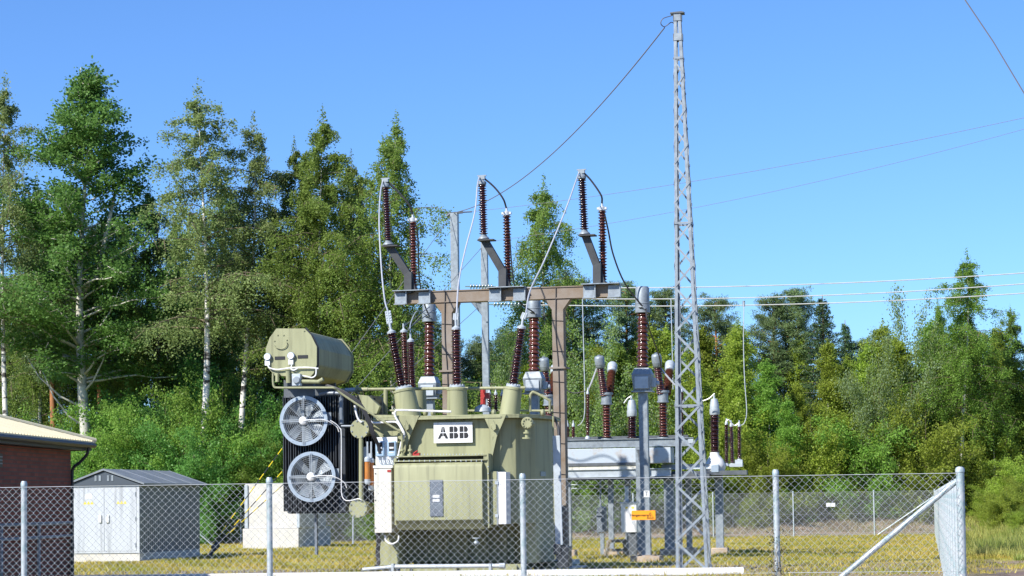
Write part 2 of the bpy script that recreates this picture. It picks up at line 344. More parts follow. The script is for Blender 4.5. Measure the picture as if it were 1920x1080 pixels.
def ground_mat():
    m = bpy.data.materials.new("mown_yellow_grass_ground"); m.use_nodes = True; N = m.node_tree.nodes; L = m.node_tree.links; b = N["Principled BSDF"]
    tc = N.new("ShaderNodeNewGeometry"); pos = tc.outputs["Position"]
    def noise(s, d=6, r=0.6, v=pos):
        n = N.new("ShaderNodeTexNoise"); n.inputs["Scale"].default_value = s; n.inputs["Detail"].default_value = d; n.inputs["Roughness"].default_value = r; L.new(v, n.inputs[0]); return n.outputs[0]
    def rng(x, a, b_, c=0.0, d=1.0):
        r = N.new("ShaderNodeMapRange"); r.inputs[1].default_value = a; r.inputs[2].default_value = b_; r.inputs[3].default_value = c; r.inputs[4].default_value = d; L.new(x, r.inputs[0]); return r.outputs[0]
    def mix(f, a, b_):
        x = N.new("ShaderNodeMix"); x.data_type = 'RGBA'; L.new(f, x.inputs[0])
        for k, c in ((6, a), (7, b_)):
            if isinstance(c, tuple): x.inputs[k].default_value = lin(c)
            else: L.new(c, x.inputs[k])
        return x.outputs[2]
    def math_(op, a, b_):
        x = N.new("ShaderNodeMath"); x.operation = op
        for k, c in ((0, a), (1, b_)):
            if isinstance(c, float): x.inputs[k].default_value = c
            else: L.new(c, x.inputs[k])
        return x.outputs[0]
    grass = mix(rng(noise(0.45), .40, .62), (0.34, 0.30, 0.055), (0.24, 0.26, 0.05))
    grass = mix(rng(noise(0.9), .50, .62, 0, .85), grass, (0.27, 0.21, 0.12))
    grass = mix(rng(noise(22.0, 3), .35, .75), grass, (0.38, 0.335, 0.09))
    gravel = mix(rng(noise(9.0), .4, .6), (0.20, 0.15, 0.115), (0.30, 0.24, 0.19))
    gravel = mix(rng(noise(1.2), .5, .62, 0, .7), gravel, (0.14, 0.13, 0.07))
    sep = N.new("ShaderNodeSeparateXYZ"); L.new(pos, sep.inputs[0])
    wob = math_('MULTIPLY', noise(0.35), 3.0)
    yy = math_('ADD', sep.outputs[1], wob)
    bank = rng(yy, 94.2, 95.2)
    col = mix(bank, grass, gravel)
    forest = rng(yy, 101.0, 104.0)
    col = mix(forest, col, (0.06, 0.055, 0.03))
    # gravel apron round the transformer, and bare patches outside the side fence
    near = math_('MULTIPLY', rng(yy, 57.5, 55.5), rng(noise(0.9), .35, .55, .45, 1))
    col = mix(near, col, gravel)
    fx = math_('ADD', math_('MULTIPLY', math_('SUBTRACT', sep.outputs[1], FENCE_D0), FT), FX0)
    out = rng(math_('SUBTRACT', sep.outputs[0], fx), 0.6, 1.4)
    patch = math_('MULTIPLY', out, rng(noise(0.28), .50, .60, 0, .9))
    col = mix(patch, col, (0.17, 0.125, 0.115))
    L.new(col, b.inputs[0]); b.inputs["Roughness"].default_value = 0.95; b.inputs["Specular IOR Level"].default_value = 0.1
    bp = N.new("ShaderNodeBump"); bp.inputs["Strength"].default_value = 0.8; bp.inputs["Distance"].default_value = 0.06
    L.new(noise(12.0, 4), bp.inputs["Height"]); L.new(bp.outputs[0], b.inputs["Normal"])
    return m
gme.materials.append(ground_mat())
go = bpy.data.objects.new("ground", gme); scene.collection.objects.link(go); tag(go, "mown yellow green grass field with bare brown patches", None, None, "structure")

# ---------------------------------------------------------------- numpy leaf meshes
def np_mesh(name, V, F4, mat_, tint=None, smooth=False):
    me = bpy.data.meshes.new(name); V = np.asarray(V, np.float32); F4 = np.asarray(F4, np.int32)
    k = F4.shape[1]
    me.vertices.add(len(V)); me.vertices.foreach_set("co", V.ravel())
    me.loops.add(F4.size); me.loops.foreach_set("vertex_index", F4.ravel())
    me.polygons.add(len(F4)); me.polygons.foreach_set("loop_start", np.arange(0, F4.size, k, dtype=np.int32))
    me.polygons.foreach_set("loop_total", np.full(len(F4), k, np.int32))
    if smooth: me.polygons.foreach_set("use_smooth", np.ones(len(F4), bool))
    me.update(calc_edges=True)
    if tint is not None:
        a = me.attributes.new("tint", 'FLOAT', 'POINT'); a.data.foreach_set("value", np.asarray(tint, np.float32))
    me.materials.append(mat_); return me
def leaf_mesh(name, C, size, rng, mat_, aspect=0.6, droop=0.5, needle=False):
    n = len(C)
    d = rng.normal(size=(n, 3)); d[:, 2] -= droop*1.3; d /= np.linalg.norm(d, axis=1, keepdims=True)
    e = rng.normal(size=(n, 3)); e -= d*(e*d).sum(1, keepdims=True); e /= np.linalg.norm(e, axis=1, keepdims=True)
    s = (size*rng.uniform(0.65, 1.35, n))[:, None]
    a = d*s*0.5; b = e*s*0.5*aspect
    V = np.stack([C-a, C-b+a*0.1, C+a, C+b+a*0.1], 1).reshape(-1, 3)
    F4 = np.arange(4*n).reshape(-1, 4); t = np.repeat(rng.uniform(0, 1, n), 4)
    return np_mesh(name, V, F4, mat_, t)
def bezier_path(p, d, L, elev_end, n, rng, wob=0.12):
    pts = [p]; d = d/np.linalg.norm(d)
    for i in range(n):
        h = d.copy(); f = (i+1)/n
        h[2] += (elev_end-d[2])*0.35; h += rng.normal(size=3)*wob; h /= np.linalg.norm(h); d = h
        pts.append(pts[-1]+d*L/n)
    return np.array(pts)

def make_tree(kind, seed):
    """returns (trunk mesh, crown mesh, height)"""
    rng = np.random.default_rng(seed); mb = MB(); leaves = []
    P = dict(
        birch=dict(H=20, base=.42, R=2.9, nb=96, prof=lambda t: 0.10+.95*(1-t)**0.62 if t > .25 else .65+.6*t, e=(.6, 1.5), end=-.3, weep=1.5, ls=.085, n=82000, r=.17, bark='b_birch', leaf='l_birch'),
        birchopen=dict(H=20, base=.47, R=2.5, nb=68, prof=lambda t: 0.12+.95*(1-t)**0.56 if t > .2 else .66+.9*t, e=(.7, 1.7), end=-.3, weep=1.4, ls=.082, n=42000, r=.16, bark='b_birch', leaf='l_birchpale'),
        birchweep=dict(H=18, base=.36, R=2.7, nb=80, prof=lambda t: 0.10+.95*(1-t)**0.56, e=(.5, 1.3), end=-.5, weep=2.2, ls=.082, n=66000, r=.14, bark='b_birch', leaf='l_birch'),
        aspen=dict(H=20, base=.32, R=3.9, nb=84, prof=lambda t: 0.10+.95*(1-t)**0.78 if t > .2 else .88-.6*(.2-t), e=(.3, 1.0), end=.25, weep=0, ls=.115, n=80000, r=.23, bark='b_aspen', leaf='l_aspen'),
        young=dict(H=9, base=.04, R=1.5, nb=60, prof=lambda t: 0.12+1.0*(1-t)**0.6, e=(.5, 1.4), end=.3, weep=.3, ls=.085, n=34000, r=.07, bark='b_birch', leaf='l_yellow'),
        youngdark=dict(H=9, base=.04, R=1.7, nb=60, prof=lambda t: 0.15+1.0*(1-t)**0.65, e=(.4, 1.2), end=.2, weep=.5, ls=.085, n=34000, r=.07, bark='b_birch', leaf='l_bush'),
        bush=dict(H=5.5, base=.0, R=1.9, nb=60, prof=lambda t: 0.35+0.85*np.sqrt(max(0, 1-t*t)), e=(.3, 1.3), end=.3, weep=.2, ls=.095, n=30000, r=.05, bark='b_dark', leaf='l_bush'),
        willow=dict(H=7, base=.0, R=2.0, nb=60, prof=lambda t: 0.25+0.9*np.sqrt(max(0, 1-t*t)), e=(.4, 1.4), end=.4, weep=.1, ls=.085, n=34000, r=.06, bark='b_dark', leaf='l_willow'),
    )
    if kind in P:
        p = P[kind]; H = p['H']; R = p['R']; b0 = p['base']
        tp = [np.array([0, 0, -0.4])]; ph = rng.uniform(0, 6.28, 2)
        for i in range(1, 13):
            z = H*.935*i/12; tp.append(np.array([.012*H*math.sin(z*.25+ph[0]), .012*H*math.sin(z*.21+ph[1]), z]))
        tp = np.array(tp); tr = [p['r']*max(.025, 1-i/12.1) for i in range(13)]
        def trunk_at(z):
            f = max(0.0, min(11.999, z/(H*.935)*12)); i = int(f); return tp[i]*(1-(f-i))+tp[i+1]*(f-i)
        mb.tube(tp, tr, 8); ntr = len(mb.f)
        multi = kind in ('bush', 'willow')
        if kind == 'aspen':                # forked limb and bare dead branches low on the trunk
            mb.tube([trunk_at(9.6), (.38, -.1, 10.6), (.62, -.15, 12.0), (.95, -.1, 14.0)], [.12, .11, .09, .05], 6)
            for zz, dx, dy in ((4.2, -1.3, -.4), (5.0, -1.9, -.2), (6.0, -1.6, -.5), (6.9, -2.2, .1), (7.6, 1.4, -.4), (5.6, 1.0, -.5), (8.4, -1.5, -.3)):
                b_ = trunk_at(zz); mb.tube([b_, b_+np.array([dx*.4, dy*.4, .5]), b_+np.array([dx*.75, dy*.8, 1.3]), b_+np.array([dx, dy, 2.3])], [.05, .04, .028, .01], 5)
        lobes = rng.uniform(0, 6.28, 4); weepy = p['weep'] > 1
        per = int(p['n']/p['nb'])
        for k in range(p['nb']):
            t = ((k+rng.uniform(0, .9))/p['nb'])
            z = H*(b0+((1 if kind in ('bush', 'willow') else .935)-b0)*t)
            az = k*2.399+rng.normal()*.35
            bump = 1+.22*math.sin(3*az+lobes[0]+t*7)+.18*math.sin(2*az+lobes[1]-t*13)
            L = R*p['prof'](t)*bump*(rng.uniform(.62, 1.12) if not weepy else rng.uniform(.38, 1.35))
            el = rng.uniform(*p['e'])*(0.75+0.6*t)
            d = np.array([math.cos(az), math.sin(az), el])
            st = trunk_at(max(0, z-L*el*0.45)) if not multi else np.array([rng.normal()*.25, rng.normal()*.25, z*.45])
            if multi: L = max(L, .6); d = np.array([math.cos(az)*L, math.sin(az)*L, z*.55]); L = np.linalg.norm(d)
            path = bezier_path(st, d, L*1.15, p['end'], 6, rng)
            rr = p['r']*.28*(1-.5*t)*min(1, L/R+.3)
            mb.tube(path, [rr*(1-j/6.5) for j in range(7)], 4)
            # twigs
            nt = max(3, int(6+L*3.2)); m0 = per/nt*min(1.5, .45+.75*L/R)
            for q in range(nt):
                s = (.22+.80*(q+rng.uniform(0, 1))/nt)*6; m = max(2, int(m0*rng.choice([.25, .7, 1.1, 1.8], p=[.2, .25, .3, .25])))
                i = min(5, int(s)); base = path[i]*(1-(s-i))+path[i+1]*(s-i)
                if p['weep']:
                    td = np.array([rng.normal()*.55, rng.normal()*.55, -.5-1.1*rng.uniform()*min(1.3, p['weep'])]); tl = (.25+.75*rng.uniform())*max(.45, p['weep']*.75)*(.22+.95*(1-t)**.5)
                else:
                    td = rng.normal(size=3); td[2] = abs(td[2])*.7; tl = .35+.45*rng.uniform()
                    if kind == 'aspen': tl *= 1.15
                td /= np.linalg.norm(td); sg = (.11 if weepy else .17)*(.45+.6*min(1, L/R+.15))
                u = rng.uniform(0, 1, m)[:, None]
                c = base+td*tl*u+rng.normal(size=(m, 3))*sg
                if p['weep'] > 1: c[:, 2] -= (u[:, 0]**2)*tl*.35
                leaves.append(c)
                if rng.uniform() < .35: mb.tube([base, base+td*tl*.8], .012, 3)
        if not multi:
            for q in range(9):
                zt = H*(.962-.010*q); c_ = trunk_at(min(zt, H*.93)); c_[2] = zt; leaves.append(c_+rng.normal(size=(int(16+9*q), 3))*np.array([.03+.028*q, .03+.028*q, .18]))
        C = np.concatenate(leaves)
        lf = leaf_mesh(kind+"_leaves", C, p['ls'], rng, M[p['leaf']], aspect=.7, droop=.6 if p['weep'] > 1 else .15)
        return mb_mesh(mb, kind+"_trunk", M[p['bark']], ntr, M['b_dark'] if 'birch' in p['bark'] else None), lf, H*(1.0 if multi else .965)
    if kind == 'pine':
        H = 17; mb.tube([(0, 0, -.4), (.1, 0, 5), (0, .15, 11), (.1, .1, 16.6)], [.2, .17, .12, .03], 8)
        for k in range(60):
            t = (k+.5)/60; z = H*(.45+.53*t); az = k*2.4+rng.normal()*.3; L = 2.3*(.25+.9*math.sin(math.pi*min(1, (1-t)*.85+.1)))*rng.uniform(.6, 1.1)
            path = bezier_path(np.array([0.03, .1, z]), np.array([math.cos(az), math.sin(az), .15+.5*t]), L, .35, 5, rng, .1)
            mb.tube(path, [.05*(1-j/5.5) for j in range(6)], 4)
            for q in range(int(5+L*5)):
                s = (.3+.7*rng.uniform())*5; i = min(4, int(s)); c0 = path[i]*(1-(s-i))+path[i+1]*(s-i)+rng.normal(size=3)*.16
                c = c0+rng.normal(size=(60, 3))*np.array([.19, .19, .10]); leaves.append(c)
        return mb_mesh(mb, "pine_trunk", M['b_pine']), leaf_mesh("pine_leaves", np.concatenate(leaves), .17, rng, M['l_pine'], aspect=.22, droop=-.5), H
    if kind == 'spruce':
        H = 15; mb.tube([(0, 0, -.4), (0, 0, H)], [.2, .015], 8)
        for k in range(150):
            t = (k+.5)/150; z = H*(.08+.9*t); az = k*2.4+rng.normal()*.25; L = 2.2*(1-t)**.85*rng.uniform(.75, 1.12)+.15
            path = bezier_path(np.array([0, 0, z]), np.array([math.cos(az), math.sin(az), .1+.6*t]), L, -.12+.4*t, 4, rng, .05)
            mb.tube(path, [.03*(1-j/4.5) for j in range(5)], 3)
            n = int(40+110*L); s = rng.uniform(.1, 1, n)*4; i = np.minimum(3, s.astype(int)); f = (s-i)[:, None]
            c = path[i]*(1-f)+path[i+1]*f; side = np.array([-math.sin(az), math.cos(az), 0]); wd = (.12+.35*L*(1-s/4.6)*.35)[:, None]
            c = c+side*rng.uniform(-1, 1, (n, 1))*wd*1.3; c[:, 2] -= rng.uniform(0, .28, n); leaves.append(c)
        return mb_mesh(mb, "spruce_trunk", M['b_dark']), leaf_mesh("spruce_leaves", np.concatenate(leaves), .16, rng, M['l_spruce'], aspect=.25, droop=.7), H
def mb_mesh(mb, name, mat_, ntr=None, m2=None):
    me = bpy.data.meshes.new(name); me.from_pydata(mb.v, [], mb.f); me.polygons.foreach_set("use_smooth", [True]*len(me.polygons)); me.materials.append(mat_)
    if m2:
        me.materials.append(m2); me.polygons.foreach_set('material_index', [0 if i < ntr else 1 for i in range(len(me.polygons))])
    return me
VAR = {}
def variant(kind, i):
    if (kind, i) not in VAR: VAR[(kind, i)] = make_tree(kind, sum(map(ord, kind))*7+i*131)
    return VAR[(kind, i)]
def plant(kind, i, px, top, d, label, cat, group, name, leaf=None, wide=1.0, rot=None):
    x = GX(px, d).x; z0 = gh(x, d); p = W(px, top, d)
    x = p.x*.35+x*.65; tk, lf, H = variant(kind, i); s = (p.z-z0)/H
    r = empty(name, (x, d, z0), 0, label, cat, group); r.rotation_euler.z = random.uniform(0, 6.28) if rot is None else rot
    r.scale = (s*wide, s*wide, s)
    for nm, me in (("trunk", tk), ("crown", lf)):
        o = bpy.data.objects.new(nm, me); scene.collection.objects.link(o); o.parent = r
        if nm == "crown" and leaf:
            o.material_slots[0].link = 'OBJECT'; o.material_slots[0].material = M[leaf]
    return r
random.seed(4)
# tall trees at the left, each singled out
G = "tall trees at the left"
plant('birchopen', 0, 12, 138, 100, "thin pale birch farthest left, rising behind the brick building roof", "birch tree", G, "birch_tree")
plant('aspen', 0, 165, 122, 101, "tallest broad bright green aspen with thick pale trunk beside the brick building roof", "aspen tree", G, "aspen_tree", rot=0.0, wide=1.25)
plant('pine', 0, 97, 400, 106, "pine with orange trunk standing between the left edge birch and the aspen", "pine tree", G, "pine_tree")
plant('pine', 1, 190, 420, 106, "pine with orange trunk close behind the aspen trunk", "pine tree", G, "pine_tree")
plant('birchweep', 1, 72, 330, 108, "thin white trunked birch seen through the aspen's left branches", "birch tree", G, "birch_tree")
plant('birch', 2, 288, 342, 104, "dark green birch in the gap between the aspen and the tall open birch", "birch tree", G, "birch_tree", wide=1.0)
plant('birchopen', 1, 378, 150, 97, "tall open crowned birch with bright white trunk left of the conservator tank", "birch tree", G, "birch_tree", wide=1.3)
plant('birchopen', 2, 465, 214, 99, "slender airy birch just right of the tallest open birch", "birch tree", G, "birch_tree", wide=1.2)
plant('birch', 0, 610, 203, 98, "full green birch rising directly above the conservator tank, white trunk below", "birch tree", G, "birch_tree", wide=1.15)
plant('birch', 1, 563, 262, 101, "birch with rounded crown on the left flank of the full birch above the conservator", "birch tree", G, "birch_tree", wide=1.0)
plant('birch', 3, 660, 285, 102, "leaning birch filling the right flank of the full birch above the conservator", "birch tree", G, "birch_tree", wide=.95)
plant('birchweep', 0, 745, 214, 97, "weeping birch with pointed top behind the left surge arrester", "birch tree", G, "birch_tree", wide=1.15)
plant('birchweep', 2, 1030, 332, 104, "lone pointed birch showing above the portal gantry beam", "birch tree", G, "birch_tree", wide=1.2)
plant('birch', 1, 420, 330, 108, "birch half hidden between the two airy birches", "birch tree", G, "birch_tree", wide=.9)
plant('birch', 2, 520, 380, 110, "low birch filling the gap under the slender airy birch", "birch tree", G, "birch_tree", wide=.9)
plant('birch', 3, 330, 395, 112, "low birch behind the bright white trunk of the open birch", "birch tree", G, "birch_tree", wide=.9)
plant('birch', 0, 235, 400, 114, "shaded birch behind the right branches of the aspen", "birch tree", G, "birch_tree", wide=.9)
# right-hand tall ones
G = "trees standing out of the right thicket"
plant('birchweep', 1, 1812, 472, 99, "tallest birch of the right thicket, rising above the fence corner", "birch tree", G, "birch_tree", leaf='l_bush', wide=1.35)
plant('spruce', 0, 1548, 552, 108, "darkest conical spruce on the skyline right of the lattice mast", "spruce tree", G, "spruce_tree", wide=1.7)
plant('pine', 0, 1497, 545, 112, "pine just left of the dark spruce on the skyline", "pine tree", G, "pine_tree")
plant('pine', 1, 1458, 556, 112, "second pine left of the dark spruce on the skyline", "pine tree", G, "pine_tree")
plant('pine', 0, 1182, 535, 110, "pine on the skyline behind the tall right current transformer", "pine tree", G, "pine_tree", wide=1.1)
plant('pine', 1, 1345, 560, 110, "pine on the skyline just right of the lattice mast", "pine tree", G, "pine_tree")
plant('pine', 0, 1250, 545, 110, "pine on the skyline just left of the lattice mast", "pine tree", G, "pine_tree")
plant('pine', 1, 1075, 520, 108, "pine showing under the portal beam right of the right column", "pine tree", G, "pine_tree", wide=1.1)
plant('pine', 1, 905, 640, 116, "distant pine seen between the two portal columns", "pine tree", G, "pine_tree", wide=1.3)
plant('pine', 0, 960, 620, 114, "distant pine just left of the right portal column", "pine tree", G, "pine_tree", wide=1.1)
plant('spruce', 0, 1590, 600, 116, "small spruce on the skyline right of the dark spruce", "spruce tree", G, "spruce_tree", wide=1.5)
plant('willow', 0, 1700, 572, 100, "silvery leaved willow rising left of the tallest right birch", "willow tree", G, "willow_tree", wide=.6)
plant('willow', 1, 1650, 640, 98, "silvery leaved willow with low crown right of the dark spruce", "willow tree", G, "willow_tree", wide=.6)
plant('willow', 0, 1140, 625, 97, "pale silvery willow behind the breaker heads", "willow tree", G, "willow_tree", wide=.8)
plant('willow', 1, 940, 640, 99, "pale silvery willow behind the middle turret", "willow tree", G, "willow_tree", wide=.6)
plant('birch', 2, 1905, 575, 102, "birch farthest right, beyond the corner post and the grassy bank", "birch tree", G, "birch_tree", leaf='l_bush', wide=1.0)
plant('birchweep', 0, 1765, 560, 101, "birch merging with the left side of the tallest right birch", "birch tree", G, "birch_tree", leaf='l_bush', wide=.8)

MARKS = [(60, "above the brick building roof"), (134, "behind the roof corner of the brick building"), (262, "behind the kiosk's white doors"), (375, "behind the kiosk's grey side wall"), (455, "between the kiosk and the concrete wall"), (530, "above the pale concrete wall"), (640, "behind the black radiator and its fans"), (735, "behind the olive side duct"), (828, "behind the leftmost turret"), (935, "right of the left gantry column"), (1035, "left of the right gantry column"), (1100, "just right of the right gantry column"), (1180, "behind the left breaker pole"), (1262, "behind the right current transformer"), (1340, "behind the lattice mast"), (1400, "behind the slim end insulators"), (1500, "above the post right of the mast"), (1590, "below the dark skyline spruce"), (1700, "right of the small white fence plate"), (1800, "behind the right fence corner"), (1860, "just right of the corner post"), (9999, "beyond the bank at the far right")]
ORD = ["leftmost ", "second ", "third ", "fourth ", "fifth ", "sixth ", "seventh ", "eighth ", "ninth ", "tenth ", "eleventh ", "twelfth "]
PLAN = []
def later(phrase, x, **k): PLAN.append((phrase, next(t for lim, t in MARKS if x < lim), x, k))
def plant_plan():
    cells = {}
    for i, (ph, mk, x, k) in enumerate(PLAN): cells.setdefault((ph, mk), []).append((x, i))
    lab = {}
    for (ph, mk), l in cells.items():
        l.sort()
        for j, (x, i) in enumerate(l): lab[i] = (ORD[min(j, 11)] if len(l) > 1 else "") + ph + " " + mk
    for i, (ph, mk, x, k) in enumerate(PLAN): plant(px=x, label=lab[i], **k)

# thicket: individually planted young trees and bushes
for (a, b, step, d0, d1, t0, t1, ks, ph) in (
        (890, 2080, 46, 99, 102, 610, 720, ['young', 'youngdark', 'young', 'youngdark'], "slim leafy tree mid-thicket"),
        (1040, 1930, 70, 104, 108, 580, 650, ['youngdark', 'young', 'youngdark'], "tall leafy tree topping the thicket"),
        (860, 1800, 52, 96.5, 98.5, 745, 830, ['young', 'bush', 'young', 'bush'], "low front sapling")):
    x = a; k = 0
    while x < b:
        if t0 < 600 and 1430 < x < 1610: x += step; continue
        top = random.uniform(t0, t1) + (35 if x < 1010 else 0); kd = ks[k % len(ks)]
        later(ph, x+random.uniform(-14, 14), kind=kd, i=random.choice([0, 1, 2] if kd[0] == 'y' else [0, 1]), top=top, d=random.uniform(d0, d1), cat="young tree", group="young trees of the right thicket", name="young_tree", leaf=random.choice(['l_yellow', 'l_yellow', 'l_bush', 'l_yellow']), wide=random.uniform(.95, 1.35) if kd[0] == 'y' else random.uniform(.8, 1.1))
        x += step*random.uniform(.8, 1.2); k += 1
for (a, b, step, d0, d1, t0, t1, ph) in ((120, 870, 62, 98, 100, 705, 790, "tall leafy bush"), (150, 870, 62, 94.5, 96.5, 790, 850, "low leafy bush"), (-60, 900, 75, 103, 108, 660, 740, "shaded rear bush")):
    x = a
    while x < b:
        top = random.uniform(t0, t1) + (75 if 105 < x < 222 else 50 if x < 215 else (-40 if 280 < x < 420 else 0))
        later(ph, x+random.uniform(-12, 12), kind='bush', i=random.choice([0, 1, 2]), top=top, d=random.uniform(d0, d1), cat="bush", group="bushes behind the kiosk", name="bush", leaf=random.choice([None, None, 'l_aspen']), wide=random.uniform(.75, 1.0))
        x += step*random.uniform(.8, 1.2)
# shaded back rows of the wood
for (a, b, step, d0, d1, t0, t1, ph) in ((-260, 860, 70, 112, 122, 470, 600, "high shaded tree deep in the wood"), (-200, 880, 62, 108, 114, 560, 680, "lower shaded tree deep in the wood"), (900, 2250, 60, 110, 120, 625, 680, "dark tree behind the thicket")):
    x = a
    while x < b:
        kd = random.choice(['spruce', 'birchweep', 'spruce', 'pine', 'pine'] if a < 500 else ['youngdark', 'birch', 'pine', 'young'])
        later(ph, x+random.uniform(-15, 15), kind=kd, i={'birch': 2, 'birchweep': 1, 'spruce': 0, 'youngdark': 0, 'pine': 1, 'young': 1}[kd], top=random.uniform(t0, t1), d=random.uniform(d0, d1), cat="tree", group="back rows of the wood", name="forest_tree", wide=random.uniform(1.0, 1.4))
        x += step*random.uniform(.8, 1.2)
# shrubs on the bank and outside the side fence
for (px, top, d, k) in ((1888, 908, 80, 0), (1918, 890, 82, 1), (1864, 935, 88, 0), (1912, 950, 74, 1), (1868, 900, 95, 1), (1840, 938, 96, 0), (1922, 850, 92, 1), (1893, 880, 97, 0)):
    later("bright shrub on the grassy bank", px, kind='bush', i=k, top=top, d=d, cat="shrub", group="shrubs on the right bank", name="shrub", leaf='l_yellow', wide=1.3)
for k in range(34):
    px = 380+k*41+random.uniform(-15, 15)
    later("weedy shrub on the brown bank", px, kind='bush', i=k % 2, top=random.uniform(928, 950)+(1640-px)*.018, d=random.uniform(96.5, 99), cat="shrub", group="shrubs on the brown bank", name="shrub", leaf=random.choice(['l_bush', 'l_yellow', None]), wide=1.6)
plant_plan()

# grass: blades over the yard, and taller growth on the bank
def grass(name, n, xr, yr, h, w, seed, mats, label, ok):
    rng = np.random.default_rng(seed); u = rng.uniform(0, 1, n)
    y = yr[0]*(yr[1]/yr[0])**u; x = rng.uniform(xr[0], xr[1], n)*y
    k = ok(x, y); x, y = x[k], y[k]; n = len(x); z = ground_h(x, y)
    cl = .6+.8*np.clip(np.sin(x*1.7+y*.3)*np.sin(y*1.1-x*.4)+.5*np.sin(x*4.1)*np.sin(y*3.7)+.4, 0, 1.2)
    hh = h*rng.uniform(.5, 1.3, n)*cl; a = rng.uniform(0, 3.14, n); ww = w*rng.uniform(.6, 1.3, n)
    lx, ly = rng.normal(size=n)*hh*.35, rng.normal(size=n)*hh*.35
    V = np.stack([np.stack([x-np.cos(a)*ww, y-np.sin(a)*ww, z-.01], 1), np.stack([x+np.cos(a)*ww, y+np.sin(a)*ww, z-.01], 1), np.stack([x+lx, y+ly, z+hh], 1)], 1).reshape(-1, 3)
    fld = .5+.35*np.sin(x*.9+1.3*np.sin(y*.31))*np.sin(y*.45+x*.2)+.25*np.sin(x*2.7+y*.8)
    me = np_mesh(name, V, np.arange(3*n).reshape(-1, 3), mats, np.repeat(np.clip(fld+rng.normal(size=n)*.22, 0, 1), 3))
    o = bpy.data.objects.new(name, me); scene.collection.objects.link(o); tag(o, label, None, None, "stuff"); return o
M['l_grass'] = leaf_mat("yellow_grass_blade", (0.34, 0.36, 0.055), (0.60, 0.50, 0.12), trans=0.3)
M['l_grassg'] = leaf_mat("green_grass_blade", (0.17, 0.23, 0.045), (0.36, 0.34, 0.10), trans=0.3)
inside = lambda x, y: (y < 94.5-(x-8)*.1) & ~((np.sin(x*1.1+2*np.sin(y*.23))*np.sin(y*.38+x*.5) > .55) & (np.random.default_rng(2).uniform(0, 1, len(x)) < .85)) & ~((y < 57) & (np.random.default_rng(1).uniform(0, 1, len(x)) < .75))
grass("mown_grass", 260000, (-.27, .27), (46, 96), .075, .022, 5, M['l_grass'], "short yellow green mown grass inside the fence", inside)
grass("bank_grass", 60000, (.18, .27), (55, 100), .30, .02, 6, M['l_grassg'], "taller green grass on the bank outside the fence", lambda x, y: (x > fence_x(y)+1.3+.8*np.sin(y*.7)))
grass("bank_heather", 60000, (-.27, .22), (93.5, 103), .16, .02, 8, leaf_mat("heather_stem", (0.16, 0.11, 0.085), (0.22, 0.20, 0.08), trans=.2), "brown heather and dry stems on the bank behind the far fence", lambda x, y: (y > 95-(x-8)*.1))
# ---------------------------------------------------------------- fences
YAW = 12.0
def fence_panel(w, h, p=0.075, r=0.0027):
    n = max(2, round(w/(p/2))); q = w/n; st = 0.0375; m = int(h/st)
    jit = random.Random(11); jit.normal = lambda: jit.gauss(0, 1)
    V = []; F_ = []; off = [(r, 0), (-r*.5, r*.87), (-r*.5, -r*.87)]
    for i in range(n):                     # neighbouring wires are mirrored, so they link into diamonds
        k0 = len(V)
        for j in range(m+1):
            right = (j+i) % 2; x = (i+right)*q+(.002 if right else -.002)
            y = r*.95 if right else -r*.95
            x += jit.normal()*.0016; y += .012*math.sin(x*2.1+j*.05)+.006*math.sin(j*.21+x*5); zj = j*st+.03+jit.normal()*.0016
            for ox, oy in off: V.append((x+ox, y+oy, zj))
        for j in range(m):
            for k in range(3):
                a = k0+j*3+k; c = k0+j*3+(k+1) % 3; F_.append((a, c, c+3, a+3))
    return V, F_
PANEL = {}
def panel_mesh(w, h, r):
    key = (round(w, 2), h, r)
    if key not in PANEL:
        V, F_ = fence_panel(w, h, r=r); me = np_mesh("mesh_panel", V, F_, M['fencewire']); PANEL[key] = me
    return PANEL[key]
M['fencewire'] = mat("galvanised_fence_wire", (0.54, 0.57, 0.59), 0.45, 0.15)
M['post'] = mat("galvanised_fence_post", (0.46, 0.49, 0.51), 0.45, 0.2, (0.27, 0.36, 0.38), 9, 0.9, 0.2, 60, contrast=(.42, .6))
